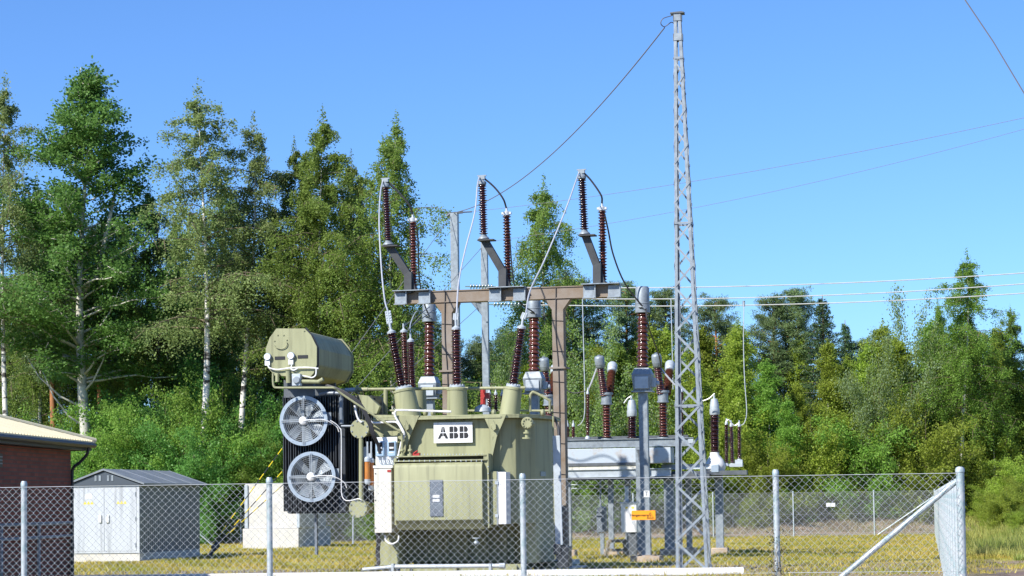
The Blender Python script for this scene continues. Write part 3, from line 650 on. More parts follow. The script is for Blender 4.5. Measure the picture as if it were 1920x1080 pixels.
def fence(name, pts, H, rp, label, cat, group, wire_r=0.0027, brace=None, zf=lambda x, y: 0.0):
    r = empty(name, (pts[0].x, pts[0].y, 0), 0, label, cat, group)
    pmb = MB(); pmb.cyl(r.location, r.location+Vector((0, 0, H-.02)), rp, n=14)
    pmb.lathe(r.location+Vector((0, 0, H-.02)), r.location+Vector((0, 0, H+.05)), [(rp*1.12, 0), (rp*1.12, .03), (rp*.8, .055)], 14)
    p0 = pmb.build("post", M['post'], r)
    for i, p in enumerate(pts):
        o = p0 if i == 0 else p0.copy()
        if i: scene.collection.objects.link(o); o.parent = r
        o.location = (p.x-pts[0].x, p.y-pts[0].y, zf(p.x, p.y))
    for i in range(len(pts)-1):
        a, b = pts[i], pts[i+1]; w = (b-a).to_2d().length; yaw = math.atan2(b.y-a.y, b.x-a.x)
        if a == b: continue
        o = bpy.data.objects.new("mesh_panel", panel_mesh(w, H-.04, wire_r)); scene.collection.objects.link(o); o.parent = r
        nrm = Vector((math.sin(yaw), -math.cos(yaw), 0))*(rp+.008)
        o.location = (a.x-pts[0].x+nrm.x, a.y-pts[0].y+nrm.y, (zf(a.x, a.y)+zf(b.x, b.y))/2); o.rotation_euler.z = yaw
    wmb = MB()
    for zz in (.06, H*.5, H-.03):
        for i in range(len(pts)-1):
            a, b = pts[i], pts[i+1]; nn = Vector((b.y-a.y, -(b.x-a.x), 0)).normalized()*(rp+.004)
            wmb.tube([a+nn+Vector((0, 0, zz+zf(a.x, a.y))), b+nn+Vector((0, 0, zz+zf(b.x, b.y)))], max(.0025, wire_r*1.1), 4)
    wmb.build("tension_wire", M['fencewire'], r)
    return r
# front fence: posts at image columns, along a line turned slightly from the picture plane
FF = Frame((W(1801, 1000, 20.6).x, 20.6), 6.0)
fp = []
for px in (-420, 45, 505, 980, 1455, 1801):
    ry = ray(px, 1000); t = (0-(CAMV-FF.o).dot(FF.v))/ry.dot(FF.v); q = CAMV+ry*t; q.z = 0
    for _ in range(3):
        tt = (px-0); rr = ray(px, 930); t = (0-(CAMV-FF.o).dot(FF.v))/rr.dot(FF.v); q = CAMV+rr*t; q.z = 0
    fp.append(q)
front = fence("chain_link_fence", fp, 2.02, .031, "nearest chain-link fence crossing the whole front of the yard on round steel posts", "fence", "chain-link fences round the yard", wire_r=.0025)
corner = fp[-1]
mb = MB(); mb.tube([corner+Vector((0, .05, 1.93)), corner-FF.u*2.35+Vector((0, .06, .02))], .028, 12)
mb.build("brace", M['post'], front)
mb = MB(); mb.cyl(corner+Vector((0, 0, 0)), corner+Vector((0, 0, 2.0)), .041, n=18); mb.lathe(corner+Vector((0, 0, 2.0)), corner+Vector((0, 0, 2.15)), [(.046, 0), (.046, .03), (.036, .05)], 18)
mb.build("corner_post", M['post'], front)
# side fence running away
far_c = Vector((W(1753, 960, 92).x, 92, 0))
n = 27; sp = [corner.lerp(far_c, i/n) for i in range(n+1)]
for s_ in sp: s_.z = 0
sp[0] = sp[0]+(far_c-corner).normalized()*.12
side = fence("chain_link_fence", sp, 1.92, .033, "chain-link fence running away from the right corner post, seen nearly end on", "fence", "chain-link fences round the yard")
# far fence
FB = Frame((far_c.x, 92), 4.0)
bp_ = [FB.w(-u*3.62, 0, 0) for u in [0.12]+[2.82/3.62*1+0] + [k+.78+1-1 for k in range(2, 13)]]
bp_ = [FB.w(-u, 0, 0) for u in [0.0, 2.7, 6.3, 9.9, 13.5, 17.1, 20.7, 24.3, 27.9, 31.5, 35.1, 38.7, 42.3]]
farf = fence("chain_link_fence", bp_, 2.02, .034, "distant chain-link fence along the foot of the brown bank behind the yard", "fence", "chain-link fences round the yard", wire_r=.0028)
mb = MB(); p = bp_[0]; mb.tube([p+Vector((0, 0, 1.75)), p-FB.u*2.6+Vector((0, 0, .02))], .03, 8)
p = bp_[-1]
mb.build("brace", M['post'], farf)
p = GX(375, 90); q = GX(402, 90)
mb = MB(); mb.tube([W(374, 1001, 90), W(400, 1024, 90)], .03, 8); single(mb, "brace_pole", M['post'], "thin pale slanting pole between the grey kiosk and the guy wire anchor", "pole")
# signs on the fences
def text_mesh(txt, size, name, mat_, parent, loc_world, F, ext=.002, align='CENTER'):
    c = bpy.data.curves.new(name, 'FONT'); c.body = txt; c.size = size; c.align_x = align; c.align_y = 'CENTER'; c.extrude = ext
    tmp = bpy.data.objects.new(name, c); scene.collection.objects.link(tmp)
    dg = bpy.context.evaluated_depsgraph_get(); me = bpy.data.meshes.new_from_object(tmp.evaluated_get(dg)); bpy.data.objects.remove(tmp)
    mb = MB(); mb.v = [tuple(loc_world+F.u*v.co.x+Vector((0, 0, 1))*v.co.y-F.v*v.co.z) for v in me.vertices]; mb.f = [tuple(p.vertices) for p in me.polygons]
    return mb.build(name, mat_, parent, smooth=0)
c0 = FF.pw(1184, 957, -.06); c1 = FF.pw(1229, 975, -.06)
r = empty("warning_sign", tuple(FF.pw(1206, 966, -.06)), FF.yaw, "orange rectangular warning sign with black triangle, tied to the front fence", "sign")
mb = MB(); a = FF.at(1184, 957.5, -.06); b = FF.at(1229, 974.5, -.06); mb.box(FF, a[0], b[0], -.062, -.058, b[2], a[2]); mb.build("sign_plate", M['orange'], r)
text_mesh("Hengenvaara", .035, "lettering", M['signink'], r, FF.pw(1198.3, 966, -.0645), FF, .0005)
cx, _, cz = FF.at(1219.3, 966.5, -.0645); mb = MB(); S = .036
def tri(s_): return [(-s_, -s_*.8), (s_, -s_*.8), (0, s_*.95)]
o_, i_ = tri(S), tri(S*.80)
for k in range(3):
    k2 = (k+1) % 3; mb.prism([FF.w(cx+x, -.0645, cz+z) for x, z in (o_[k], o_[k2], i_[k2], i_[k])], -FF.v*.001)
mb.prism([FF.w(cx+x*S, -.0645, cz+z*S) for x, z in ((.12, .35), (-.18, -.1), (0, -.1), (-.1, -.55), (.2, .02), (.03, .02))], -FF.v*.001)
mb.build("warning_triangle", M['signink'], r)
mb = MB(); mb.pbox(FB, 1549, 943, 1566, 950, -.06, -.055); single(mb, "fence_sign", M['white'], "small blank white plate hanging on the distant fence", "sign")

# ---------------------------------------------------------------- white concrete edge and oil bund
FK = Frame((W(1000, 1068, 48.2).x, 48.2), 3.0)
e = FK.at(1395, 1068, 0); l = FK.at(-200, 1080, 0); zt = .15
mb = MB(); mb.box(FK, l[0], e[0], 0, .32, -.3, zt)
for k in range(9): pass
o = single(mb, "concrete_edge", M['kerb'], "long low white concrete edge beam in front of the transformer", "kerb", bevel=.012)
def clods(name, n, x0, x1, y0, y1, label, s, seed):
    rng = np.random.default_rng(seed); mb = MB()
    for k in range(n):
        x, y = rng.uniform(x0, x1), rng.uniform(y0, y1); r_ = s*rng.uniform(.3, 1)
        P = [Vector((x, y, 0))+Vector((rng.normal(), rng.normal(), 0)).normalized()*0+Vector((math.cos(a)*r_*rng.uniform(.7, 1.2), math.sin(a)*r_*rng.uniform(.7, 1.2), -.01)) for a in np.linspace(0, 6.28, 6)[:-1]]
        T = [p+Vector((0, 0, r_*rng.uniform(.4, .8)))+(Vector((x, y, 0))-Vector((p.x, p.y, 0)))*.45 for p in P]
        mb.add(P+T, [(i, (i+1) % 5, 5+(i+1) % 5, 5+i) for i in range(5)]+[(5, 6, 7, 8, 9)])
    o = mb.build(name, M['stone'], None); tag(o, label, None, None, "stuff")
M['stone'] = mat("dark_gravel_stone", (0.13, 0.115, 0.10), .9, 0, (0.22, 0.19, 0.16), 3, .9)
clods("loose_gravel", 5200, -11, 6.5, 48.9, 56, "loose dark gravel and stones along the white concrete edge", .055, 3)

# ---------------------------------------------------------------- insulators
def shed_profile(L, rc, rs, n, alt=True):
    pr = [(rc, 0)]; st = L/n
    for i in range(n):
        t = i*st; R = rs*(1.0 if (not alt or i % 2 == 0) else .88)
        pr += [(rc, t+st*.18), (R, t+st*.50), (R*.985, t+st*.60), (rc*1.06, t+st*.80)]
    pr.append((rc, L)); return pr
def porcelain(parent, p0, p1, rc, rs, n, m='porc', name="porcelain_sheds", seg=18, taper=1.0):
    p0 = Vector(p0); p1 = Vector(p1); L = (p1-p0).length; mb = MB()
    pr = [(r*(1+(taper-1)*t/L), t) for r, t in shed_profile(L, rc, rs, n)]
    mb.lathe(p0, p1, pr, seg); return mb.build(name, M[m], parent, smooth=60)

# ---------------------------------------------------------------- lattice mast
FM = Frame((W(1300, 1060, 50.5).x, 50.5), YAW)
mb_ = FM.at(1301, 1066, 0); mt = FM.at(1270.5, 27, 0)
mast = empty("lattice_mast", tuple(FM.w(mb_[0], 0, 0)), FM.yaw, "tall tapering galvanised lattice mast standing right of the transformer", "mast")
Bc = Vector((mb_[0], 0, 0)); Tc = Vector((mt[0], -.02, mt[2])); b2 = .395; t2 = .085; HH = mt[2]
def mpt(sx, sy, z):
    f = z/HH; c = Bc.lerp(Tc, f); h = b2*(1-f)+t2*f; return FM.w(c.x+sx*h, c.y+sy*h, z)
for sx in (-1, 1):
    for sy in (-1, 1):
        mb = MB(); mb.angle(mpt(sx, sy, -.1), mpt(sx, sy, HH), FM.u*(-sx*.074), FM.v*(-sy*.074), .012); mb.build("leg", M['galv'], mast, smooth=0)
z = HH-1.15; lv = [z]
while z > .05:
    h = b2*(1-z/HH)+t2*(z/HH); z -= .40+.62*(h-.1)/.3*.55; lv.append(max(z, .0))
for fc in range(4):
    s0, s1 = [((-1, -1), (1, -1)), ((1, -1), (1, 1)), ((1, 1), (-1, 1)), ((-1, 1), (-1, -1))][fc]
    nrm = [-FM.v, FM.u, FM.v, -FM.u][fc]
    for i in range(len(lv)-1):
        a, b = (s0, s1) if i % 2 == 0 else (s1, s0)
        pa = mpt(a[0], a[1], lv[i])+nrm*.010; pb = mpt(b[0], b[1], lv[i+1])+nrm*.010
        mb = MB(); mb.bar(pa, pb, .034+.03*(1-lv[i]/HH), .008, up=nrm.cross((pb-pa).normalized()) if False else nrm); mb.build("brace", M['galv'], mast, smooth=0)
    mb = MB()
    for i in range(9, len(lv)-1, 8): mb.bar(mpt(*s0, lv[i])+nrm*.016, mpt(*s1, lv[i])+nrm*.016, .05, .01, up=nrm)
    # battens at the slender top
    for zt_, hh in ((HH-.09, .18), (HH-.59, .18), (HH-1.12, .05)):
        a, b = mpt(*s0, zt_), mpt(*s1, zt_); c = (a+b)/2
        mb.prism([a+nrm*.012+Vector((0, 0, -hh/2)), b+nrm*.012+Vector((0, 0, -hh/2)), b+nrm*.012+Vector((0, 0, hh/2)), a+nrm*.012+Vector((0, 0, hh/2))], nrm*.006)
    mb.split("batten", M['galv'], mast, smooth=0)
mb = MB(); c = FM.w(Tc.x, Tc.y, HH); mb.box(Frame(c, YAW), -.17, .17, -.13, .13, HH, HH+.03)
mb.prism([c+FM.u*-.19+FM.v*-.02+Vector((0, 0, .03)), c+FM.u*.19+FM.v*-.02+Vector((0, 0, .03)), c+FM.u*.1+FM.v*-.02+Vector((0, 0, .07)), c+FM.u*-.12+FM.v*-.02+Vector((0, 0, .06))], FM.v*.04)
mb.build("cap_plate", M['darksteel'], mast, smooth=0)
mb = MB(); mb.tube(catmull([W(1257, 30, 50.4), W(1243, 35, 50.2), W(1239, 44, 50.2), W(1246, 50, 50.3), W(1258, 42, 50.4), W(1264, 44, 50.5)], 6), .012, 6); mb.tube([W(1257, 30, 50.4), W(1266, 27, 50.5)], .012, 5)
mb.build("jumper_loop", M['aludark'], mast)
mb = MB(); mb.box(FM, mb_[0]-.7, mb_[0]+.7, -.6, .6, -.3, .06); mb.build("footing", M['concrete'], mast, bevel=.02)

# ---------------------------------------------------------------- gantry poles behind, their line wires and guys
DP = 84.0
poles = []
for (px, top, w_, lab, br) in ((852, 400, .30, "rear square steel line pole left of the centre, topped by a short crossbar", False), (908, 455, .26, "rear square steel line pole with knee bracket, right of the other pole", True)):
    FP = Frame((GX(px+8, DP).x, DP), YAW); p = FP.o
    tz = W(px, top, DP).z; tx = W(px, top, DP)
    r = empty("line_pole", (p.x, p.y, 0), FP.yaw, lab, "steel pole", "line poles behind the gantry")
    mb = MB(); mb.bar(Vector((p.x, p.y, -.1)), Vector((tx.x, DP, tz)), w_, w_, up=FP.v); mb.build("pole", M['galv'], r, smooth=0)
    if not br:
        mb = MB(); mb.bar(W(838, 401, DP), W(868, 398, DP), .07, .09); mb.tube([W(845, 400, DP), W(838, 406, DP)], .06, 6); mb.tube([W(866, 398, DP), W(885, 397, DP)], .03, 6); mb.build("crossbar", M['darksteel'], r)
    else:
        mb = MB(); q = Frame((tx.x, DP), YAW)
        mb.prism([W(880, 563, DP), W(900, 563, DP), W(908, 575, DP), W(908, 600, DP), W(901, 588, DP)], Vector((0, .2, 0))); mb.build("knee_bracket", M['galv'], r, smooth=0)
        mb = MB(); mb.box(FP, -2.0, .4, -.12, .12, W(908, 566, DP).z, W(908, 552, DP).z); mb.build("cross_beam", M['galv'], r, smooth=0)
    mb = MB(); mb.box(FP, -.4, .4, -.4, .4, -.3, .25); mb.build("footing", M['concrete'], r, bevel=.02)
def wire(pts, r, m, label, name="overhead_wire", cat="wire", group=None, n=5):
    mb = MB(); mb.tube(pts, r, n); o = mb.build(name, M[m], None); return tag(o, label, cat, group)
A_ = W(850, 399, DP); B_ = W(907, 457, DP)
wire(sag(W(1246, 52, 50.3), W(850, 399, DP), .9, 40), .017, 'aludark', "dark wire running from the top of the lattice mast down to the rear line pole", group="line wires")
wire(sag(W(885, 397, DP), W(1960, 212, 70), .30, 40, 1.6), .009, 'aludark', "upper of two thin wires rising gently to the right edge of the sky", group="line wires")
wire(sag(W(915, 453, DP), W(1960, 231, 70), 0.40, 40, 1.6), .008, 'aludark', "lower of two thin wires rising gently to the right edge of the sky", group="line wires")
wire([W(1400, -642, 40), W(1600, -330, 40), W(1800, -14, 40), W(1862, 78, 40), W(1935, 200, 40), W(2060, 420, 40), W(2180, 645, 40)], .014, 'aludark', "short dark wire crossing the top right corner of the sky", group="line wires")
cond = []
for k, (x0, y0, x1, y1, s_) in enumerate(((928, 538, 1960, 509, .25), (932, 557, 1960, 529, .3), (980, 571, 1960, 547, .25))):
    nm = ("upper", "middle", "lowest")[k]
    wire(sag(W(x0, y0, DP-1), W(x1, y1, 78), s_, 40, 1.6), .021, 'alu', nm + " of three bright aluminium conductors leaving horizontally to the right", "conductor", "conductor", "horizontal line conductors")
for (x0, x1, yy, y2, k) in ((872, 930, 537, 537.5, 0), (916, 982, 571, 571, 1), (868, 934, 553, 557, 2)):
    p0, p1 = W(x0, yy, DP-1), W(x1, y2, DP-1); L = (p1-p0).length; d = (p1-p0).normalized(); mb = MB(); pr = [(.02, 0)]
    N_ = 8
    for i in range(N_):
        t = .2+(L-.3)*i/N_; pr += [(.025, t), (.12, t+.03), (.125, t+.045), (.04, t+.07), (.03, t+.1)]
    pr.append((.02, L)); mb.lathe(p0, p1, pr, 14)
    o = mb.build("insulator_string", M['porcgrey'], None, smooth=50); tag(o, ("horizontal disc insulator string just above the gantry beam", "horizontal disc insulator string just below the gantry beam", "disc insulator string mostly hidden behind the gantry beam")[k], "insulator", "tension insulator strings")
# droppers
for (pts, lab, nm) in (([(1395, 567), (1394, 640), (1396, 710), (1400, 770), (1396, 792), (1389, 798)], "pale dropper cable hanging from the lowest conductor near the right post insulators", 0),
                       ([(1092, 556), (1094, 640), (1096, 720), (1096, 775), (1090, 793), (1083, 798)], "pale dropper cable hanging just right of the right gantry column", 1),
                       ([(1258, 560), (1260, 640), (1262, 730)], "pale dropper cable hanging behind the left leg of the lattice mast", 2)):
    wire(catmull([W(x, y, 72) for x, y in pts], 6), .015, 'alu', lab, "dropper_cable", "cable", "dropper cables", 6)
mb = MB(); mb.cyl(W(1394.5, 564, 76), W(1394.5, 575, 76), .05); single(mb, "line_clamp", M['galv'], "small clamp joining the dropper cable to the lowest conductor", "clamp")
# guy wires with yellow and black guards
AN = GX(388, 70)
r = empty("guy_anchor", (AN.x, 70, 0), 0, "dark ground anchor rods where the three guy wires meet behind the kiosk", "anchor")
mb = MB(); mb.tube([W(386, 1049, 70), W(402, 1026, 70)], .05, 6); mb.tube([W(392, 1047, 70), W(412, 1015, 70)], .035, 6); mb.tube([W(398, 1035, 70), W(424, 1003, 70)], .03, 6); mb.cyl(W(399, 1030, 70), W(409, 1020, 70), .11, n=10); mb.split("anchor_rod", M['darksteel'], r)
for k, ((gx0, gy0), (ex, ey, ed), ge, lab) in enumerate((((414, 999), (848, 402, DP), (540, 825), "left guy wire with yellow and black guards, going up to the pole crossbar"), ((418, 1009), (905, 462, DP), (532, 886), "middle guy wire with yellow and black guards"), ((430, 1000), (896, 577, DP), (560, 890), "right, flattest guy wire with yellow and black guards"))):
    a = W(gx0, gy0, 70); b = W(ex, ey, ed)
    r = empty("guy_wire", tuple(a), 0, lab, "guy wire", "guy wires behind the radiator")
    mb = MB(); mb.tube([W(405, 1022, 70), a, b], .012, 5); mb.build("steel_wire", M['aludark'], r)
    n = 13; L = (b-a).length; st = .36
    for i in range(n):
        p = a.lerp(b, (i*st+.02)/L); q = a.lerp(b, ((i+1)*st)/L); mq = MB(); mq.tube([p, q], .017, 8); mq.build('yellow_guard' if i % 2 == 0 else 'black_guard', M['yellow' if i % 2 == 0 else 'rubber'], r)

# ---------------------------------------------------------------- portal gantry
FG = Frame((W(945, 560, 57).x, 57), 15.0)
G_ = empty("portal_gantry", tuple(GX(945, 57)), FG.yaw, "weathered brown steel portal gantry behind the transformer, two columns and one long beam", "gantry")
a = FG.at(740, 559, 0); b = FG.at(1147, 545, 0)
zb = (a[2]+b[2])/2; BH = .34
mb = MB()
def bz(u): return a[2]+(b[2]-a[2])*(u-a[0])/(b[0]-a[0])
def beam_seg(mb, u0, u1, v0, v1, h0, h1, dz=0):
    P = [FG.w(u, v, bz(u)+h) for h in (h0, h1) for v in (v0, v1) for u in (u0, u1)]
    mb.add(P, [(0, 2, 3, 1), (4, 5, 7, 6), (0, 1, 5, 4), (2, 6, 7, 3), (0, 4, 6, 2), (1, 3, 7, 5)])
beam_seg(mb, a[0], b[0], 0, .30, -BH*.42, BH*.42)
beam_seg(mb, a[0], b[0], -.03, .33, BH*.42, BH*.5); beam_seg(mb, a[0], b[0], -.03, .33, -BH*.5, -BH*.42)
mb.build("beam", M['browns'], G_, smooth=0)
cols = []
for (x, xb, ww) in ((837, 838, .30), (1045, 1057, .32)):
    c = FG.at(x, 570, 0); mb = MB(); h = bz(c[0])-BH*.5
    mb.box(FG, c[0]-ww/2, c[0]+ww/2, .002, .30, -.1, h-.30)
    mb.prism([FG.w(c[0]-ww*.5, .004, h-.30), FG.w(c[0]+ww*.5, .004, h-.30), FG.w(c[0]+ww*1.15, .004, h-.02), FG.w(c[0]-ww*1.15, .004, h-.02)], FG.v*.29)
    zc = FG.at(x, 696 if x < 900 else 690, 0)[2]
    mb.box(FG, c[0]-ww*.75, c[0]+ww*.75, -.06, .36, zc-.02, zc+.03)
    mb.build("column", M['browns'], G_, smooth=0); cols.append(c)
    mb = MB(); mb.box(FG, c[0]-.4, c[0]+.4, -.25, .55, -.3, .14); mb.build("footing", M['concrete'], G_, bevel=.02)
    mb = MB(); mb.tube(catmull([FG.w(c[0]-.03, -.02, h+.3), FG.w(c[0]-.05, -.02, h-1), FG.w(c[0]+.02, -.02, h-2.5), FG.w(c[0]-.02, -.02, .5)], 5), .014, 5)
    for kk in range(6): mb.tube([FG.w(c[0]-ww*.52, -.012, h-.6-kk*.85), FG.w(c[0]+ww*.52, -.012, h-.63-kk*.85)], .009, 4)
    mb.build("earth_cable", M['rubber'], G_)
sets = [  # arrester: foot px, top px, plate px ; second insulator foot/top ; arm foot
    ((728, 458), (723, 352), (768, 548), (776, 548), (774, 416), "left"),
    ((907, 447), (904, 347), (945, 541), (953, 541), (950, 404), "middle"),
    ((1096, 438), (1091, 336), (1122, 532), (1131, 532), (1129, 395), "right")]
TOPS = []
for (pf, pt, af, sf, st, lab) in sets:
    vz = -.10
    # mounting cradle and slanted arm belong to the gantry
    mb = MB(); c = FG.at(af[0], af[1]+8, -.05)
    for du in (-.42, .28):
        uu = c[0]+du; beam_seg(mb, uu, uu+.34, -.10, -.045, -BH*.62, BH*.40); beam_seg(mb, uu, uu+.34, -.22, -.10, -BH*.62, -BH*.54)
        beam_seg(mb, uu+.33, uu+.36, -.16, -.045, -BH*.62, BH*.55)
    beam_seg(mb, c[0]-.45, c[0]+.62, -.25, .42, BH*.51, BH*.58)
    mb.build("mounting_bracket", M['galv'], G_, smooth=0)
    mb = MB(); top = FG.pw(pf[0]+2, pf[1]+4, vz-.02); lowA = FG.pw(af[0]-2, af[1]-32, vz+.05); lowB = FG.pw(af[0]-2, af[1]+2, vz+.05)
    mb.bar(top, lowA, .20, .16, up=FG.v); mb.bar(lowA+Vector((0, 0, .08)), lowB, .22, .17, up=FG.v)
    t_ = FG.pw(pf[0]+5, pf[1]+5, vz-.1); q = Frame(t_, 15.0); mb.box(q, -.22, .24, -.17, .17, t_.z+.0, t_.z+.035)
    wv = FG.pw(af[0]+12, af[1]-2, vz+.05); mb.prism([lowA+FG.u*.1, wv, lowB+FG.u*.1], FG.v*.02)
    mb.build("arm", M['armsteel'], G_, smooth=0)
    # surge arrester (leaning back slightly)
    foot = FG.pw(pf[0], pf[1], vz-.1); tip = FG.pw(pt[0], pt[1], vz-.1)
    r = empty("surge_arrester", tuple(foot), FG.yaw, lab + " one of the three dark brown surge arresters held up by the slanted gantry arms", "surge arrester", "surge arresters on the slanted arms")
    d = (tip-foot).normalized(); mb = MB(); mb.lathe(foot-d*.02, foot+d*.1, [(.16, 0), (.15, .03), (.09, .09), (.09, .12)], 16); mb.build("base_flange", M['galv'], r)
    porcelain(r, foot+d*.10, tip, .066, .128, 21, 'porc')
    mb = MB(); mb.lathe(tip, tip+d, [(.10, 0), (.12, .02), (.12, .08), (.09, .11), (.05, .13), (.05, .16)], 16); cap = tip+d*.16
    q = Frame(cap, 15); mb.box(q, -.09, .09, -.05, .05, cap.z+.0, cap.z+.09); mb.box(q, -.13, .13, -.02, .02, cap.z+.09, cap.z+.12); mb.build("cap", M['galv'], r)
    # upright post insulator
    f2 = FG.pw(sf[0], sf[1], .14); t2_ = FG.pw(st[0], st[1], .14); d2 = (t2_-f2).normalized()
    r2 = empty("post_insulator", tuple(f2), FG.yaw, lab + " one of the three tall upright red brown insulators standing on the gantry beam", "insulator", "upright insulators on the gantry beam")
    porcelain(r2, f2, t2_, .066, .124, 25, 'porcred')
    mb = MB(); mb.lathe(t2_, t2_+d2, [(.10, 0), (.105, .10), (.06, .12), (.03, .13), (.03, .22)], 16); q = Frame(t2_, 15); mb.box(q, -.135, .135, -.06, .06, t2_.z+.03, t2_.z+.09)
    mb.build("cap", M['alu'], r2)
    TOPS.append((cap+Vector((0, 0, .08)), t2_+d2*.2))
print("scene part c ok")
# ---------------------------------------------------------------- power transformer
FT_ = Frame((W(850, 900, 51).x, 51), YAW); F = FT_
T = empty("power_transformer", tuple(F.w(0, 0, 0)), F.yaw, "large olive green power transformer with black radiator and conservator tank", "transformer")
OL = M['olive']
def P(x, y, v): return F.at(x, y, v)
ztop = P(860, 778, 0)[2]; z0 = .22
print("tank top z", ztop)
uL = P(747, 900, .25)[0]; uR = P(938, 900, .25)[0]
pts = [(uL, .25), (uR, .25), (P(968, 900, .38)[0], .38), (P(1004, 900, .95)[0], .95), (P(1034, 900, 2.0)[0], 2.0), (P(1034, 900, 2.0)[0]-.15, 3.1), (P(968, 900, .38)[0], 3.6), (uL, 3.6), (uL-.25, 3.1), (uL-.25, .6)]
zk = P(740, 985, -.45)[2]; lo = [(uL, 1.75), (uR, 1.75)] + [(u, max(v, .95)) for u, v in pts[2:]]; lo[2] = (lo[2][0], .95)
mb = MB(); mb.prism([F.w(u, v, zk) for u, v in pts], Vector((0, 0, ztop-.10-zk))); mb.prism([F.w(u, v, z0) for u, v in lo], Vector((0, 0, zk-.001-z0))); mb.build("tank", OL, T, bevel=.015, smooth=0)
# cover plate with overhanging rim
cp = [(P(700, 900, .05)[0], .05), (P(940, 900, .0)[0], .0), (P(975, 900, .2)[0], .2), (P(1012, 900, .8)[0], .8), (P(1041, 900, 1.9)[0], 1.9), (P(1041, 900, 1.9)[0]-.1, 3.3), (P(968, 900, .38)[0], 3.8), (uL-.3, 3.8)]
mb = MB(); mb.prism([F.w(u, v, ztop-.098) for u, v in cp], Vector((0, 0, .06))); mb.prism([F.w(u-.0, v+.02, ztop-.036) for u, v in cp], Vector((0, 0, .036)))
mb.build("cover_plate", OL, T, bevel=.008, smooth=20)
# sloping duct to the left of the tank
mb = MB(); mb.pprism(F, [(700, 778), (776, 778), (776, 838), (716, 838), (702, 812)], .30, 1.2); mb.pprism(F, [(703, 838), (748, 838), (748, 1060), (706, 1060)], .55, 1.6)
mb.pprism(F, [(648, 740), (655, 776), (690, 792), (700, 770), (672, 742)], .75, 1.0); mb.pprism(F, [(672, 740), (690, 742), (712, 762), (706, 776), (686, 776)], .55, .75)
mb.pprism(F, [(655, 790), (700, 786), (706, 800), (664, 806)], .7, 1.1)
mb.build("side_duct", OL, T, smooth=20, bevel=.006)
# gussets under the rim
for (x0, x1, xb0, xb1, yb) in ((742, 786, 752, 757, 852), (905, 949, 938, 944, 862)):
    mb = MB()
    if x0 < 800: poly = [(x0, 779), (x1, 779), (770, 815), (758, yb), (752, yb), (757, 815)]
    else: poly = [(x0, 777), (x1, 777), (931, 820), (921, yb+4), (916, yb+4), (925, 820)]
    mb.pprism(F, poly, .02, .05)
    cx = sum(p[0] for p in poly)/6-2
    mb.pprism(F, [(cx-2, 781), (cx+4, 781), (cx-1 if x0 > 800 else cx-3, yb), (cx-4 if x0 > 800 else cx-6, yb)], .05, .26)
    g = mb.build("lifting_gusset", OL, T, smooth=0)
    mb = MB(); mb.lathe(F.pw(cx+3, 800, -.07), F.pw(cx+3, 800, .02), [(.065, 0), (.075, .02), (.075, .05), (.05, .09)], 14); mb.pprism(F, [(cx, 800), (cx+2, 788), (cx+7, 798), (cx+7, 804), (cx+2, 808)], -.10, -.06); mb.build("hook", OL, g)
# cable box in front
cb0 = P(740, 869, -.45); cb1 = P(905, 974, -.45)
mb = MB()
prof = [(-.45, cb1[2]), (-.45, cb0[2]-.12), (-.42, cb0[2]-.05), (-.36, cb0[2]-.01), (-.28, cb0[2]+.01), (.25, cb0[2]+.01), (.25, cb1[2]-.24), (-.25, cb1[2]-.24), (-.40, cb1[2]-.04)]
u0, u1 = cb0[0], cb1[0]
mb.prism([F.w(u0, v, z) for v, z in prof], F.u*(u1-u0)); cbx = mb.build("cable_box", OL, T, smooth=30, bevel=.008)
mb = MB(); za = P(745, 855, -.32)[2]; zb_ = P(745, 866, -.32)[2]
mb.box(F, P(738, 860, -.32)[0], P(913, 860, -.32)[0], -.34, .245, zb_-.0, zb_+.03); mb.box(F, P(742, 860, -.3)[0], P(911, 860, -.3)[0], -.30, .245, za-.03, za)
mb.box(F, u1+.002, P(914, 900, -.30)[0], -.28, .245, P(905, 985, -.3)[2], za); mb.box(F, P(914, 900, -.3)[0], P(916.5, 900, -.3)[0], -.31, .24, P(905, 990, -.3)[2], za+.02)
mb.box(F, P(738, 860, -.3)[0], u0-.002, -.28, .245, P(745, 985, -.3)[2], za-.05)
mb.build("flange", OL, cbx, smooth=0)
mb = MB()
for k in range(17):
    x = 748+k*9.7; p = F.pw(x, 869, -.33); mb.cyl(p+Vector((0, 0, .045)), p+Vector((0, 0, .09)), .016, n=6)
for k in range(22):
    x = 778+k*6; p = F.pw(x, 853, -.15); mb.cyl(p, p+Vector((0, 0, .03)), .014, n=6)
for k in range(9):
    p = F.pw(915, 875+k*13, -.33); mb.cyl(p, p+F.v*.05, .014, n=6)
mb.split("bolt", M['galvlight'], cbx)
# name plate
pl = MB(); pl.pbox(F, 805.5, 900, 830.5, 968, -.475, -.452); npl = pl.build("name_plate", M['plate'], T)
w = MB()
for (x0, y0, x1, y1) in ((811, 928, 824, 933), (811, 936, 824, 940.5)): w.pbox(F, x0, y0, x1, y1, -.479, -.4755)
w.split("paper_label", M['white'], npl)
w = MB(); rr = random.Random(5)
for j in range(9):
    y = 903+j*2.6; x = 808
    while x < 827:
        ln = rr.uniform(1.2, 4); w.pbox(F, x, y, min(828, x+ln), y+1.0, -.477, -.4755); x += ln+rr.uniform(.8, 2)
for k in range(4): w.pbox(F, 808+k*5.2, 956, 808.7+k*5.2, 965, -.477, -.4755)
for j in range(5): w.pbox(F, 807.5, 944+j*2.4, 828, 944.5+j*2.4, -.477, -.4755)
w.build("engraving", M['galv'], npl)
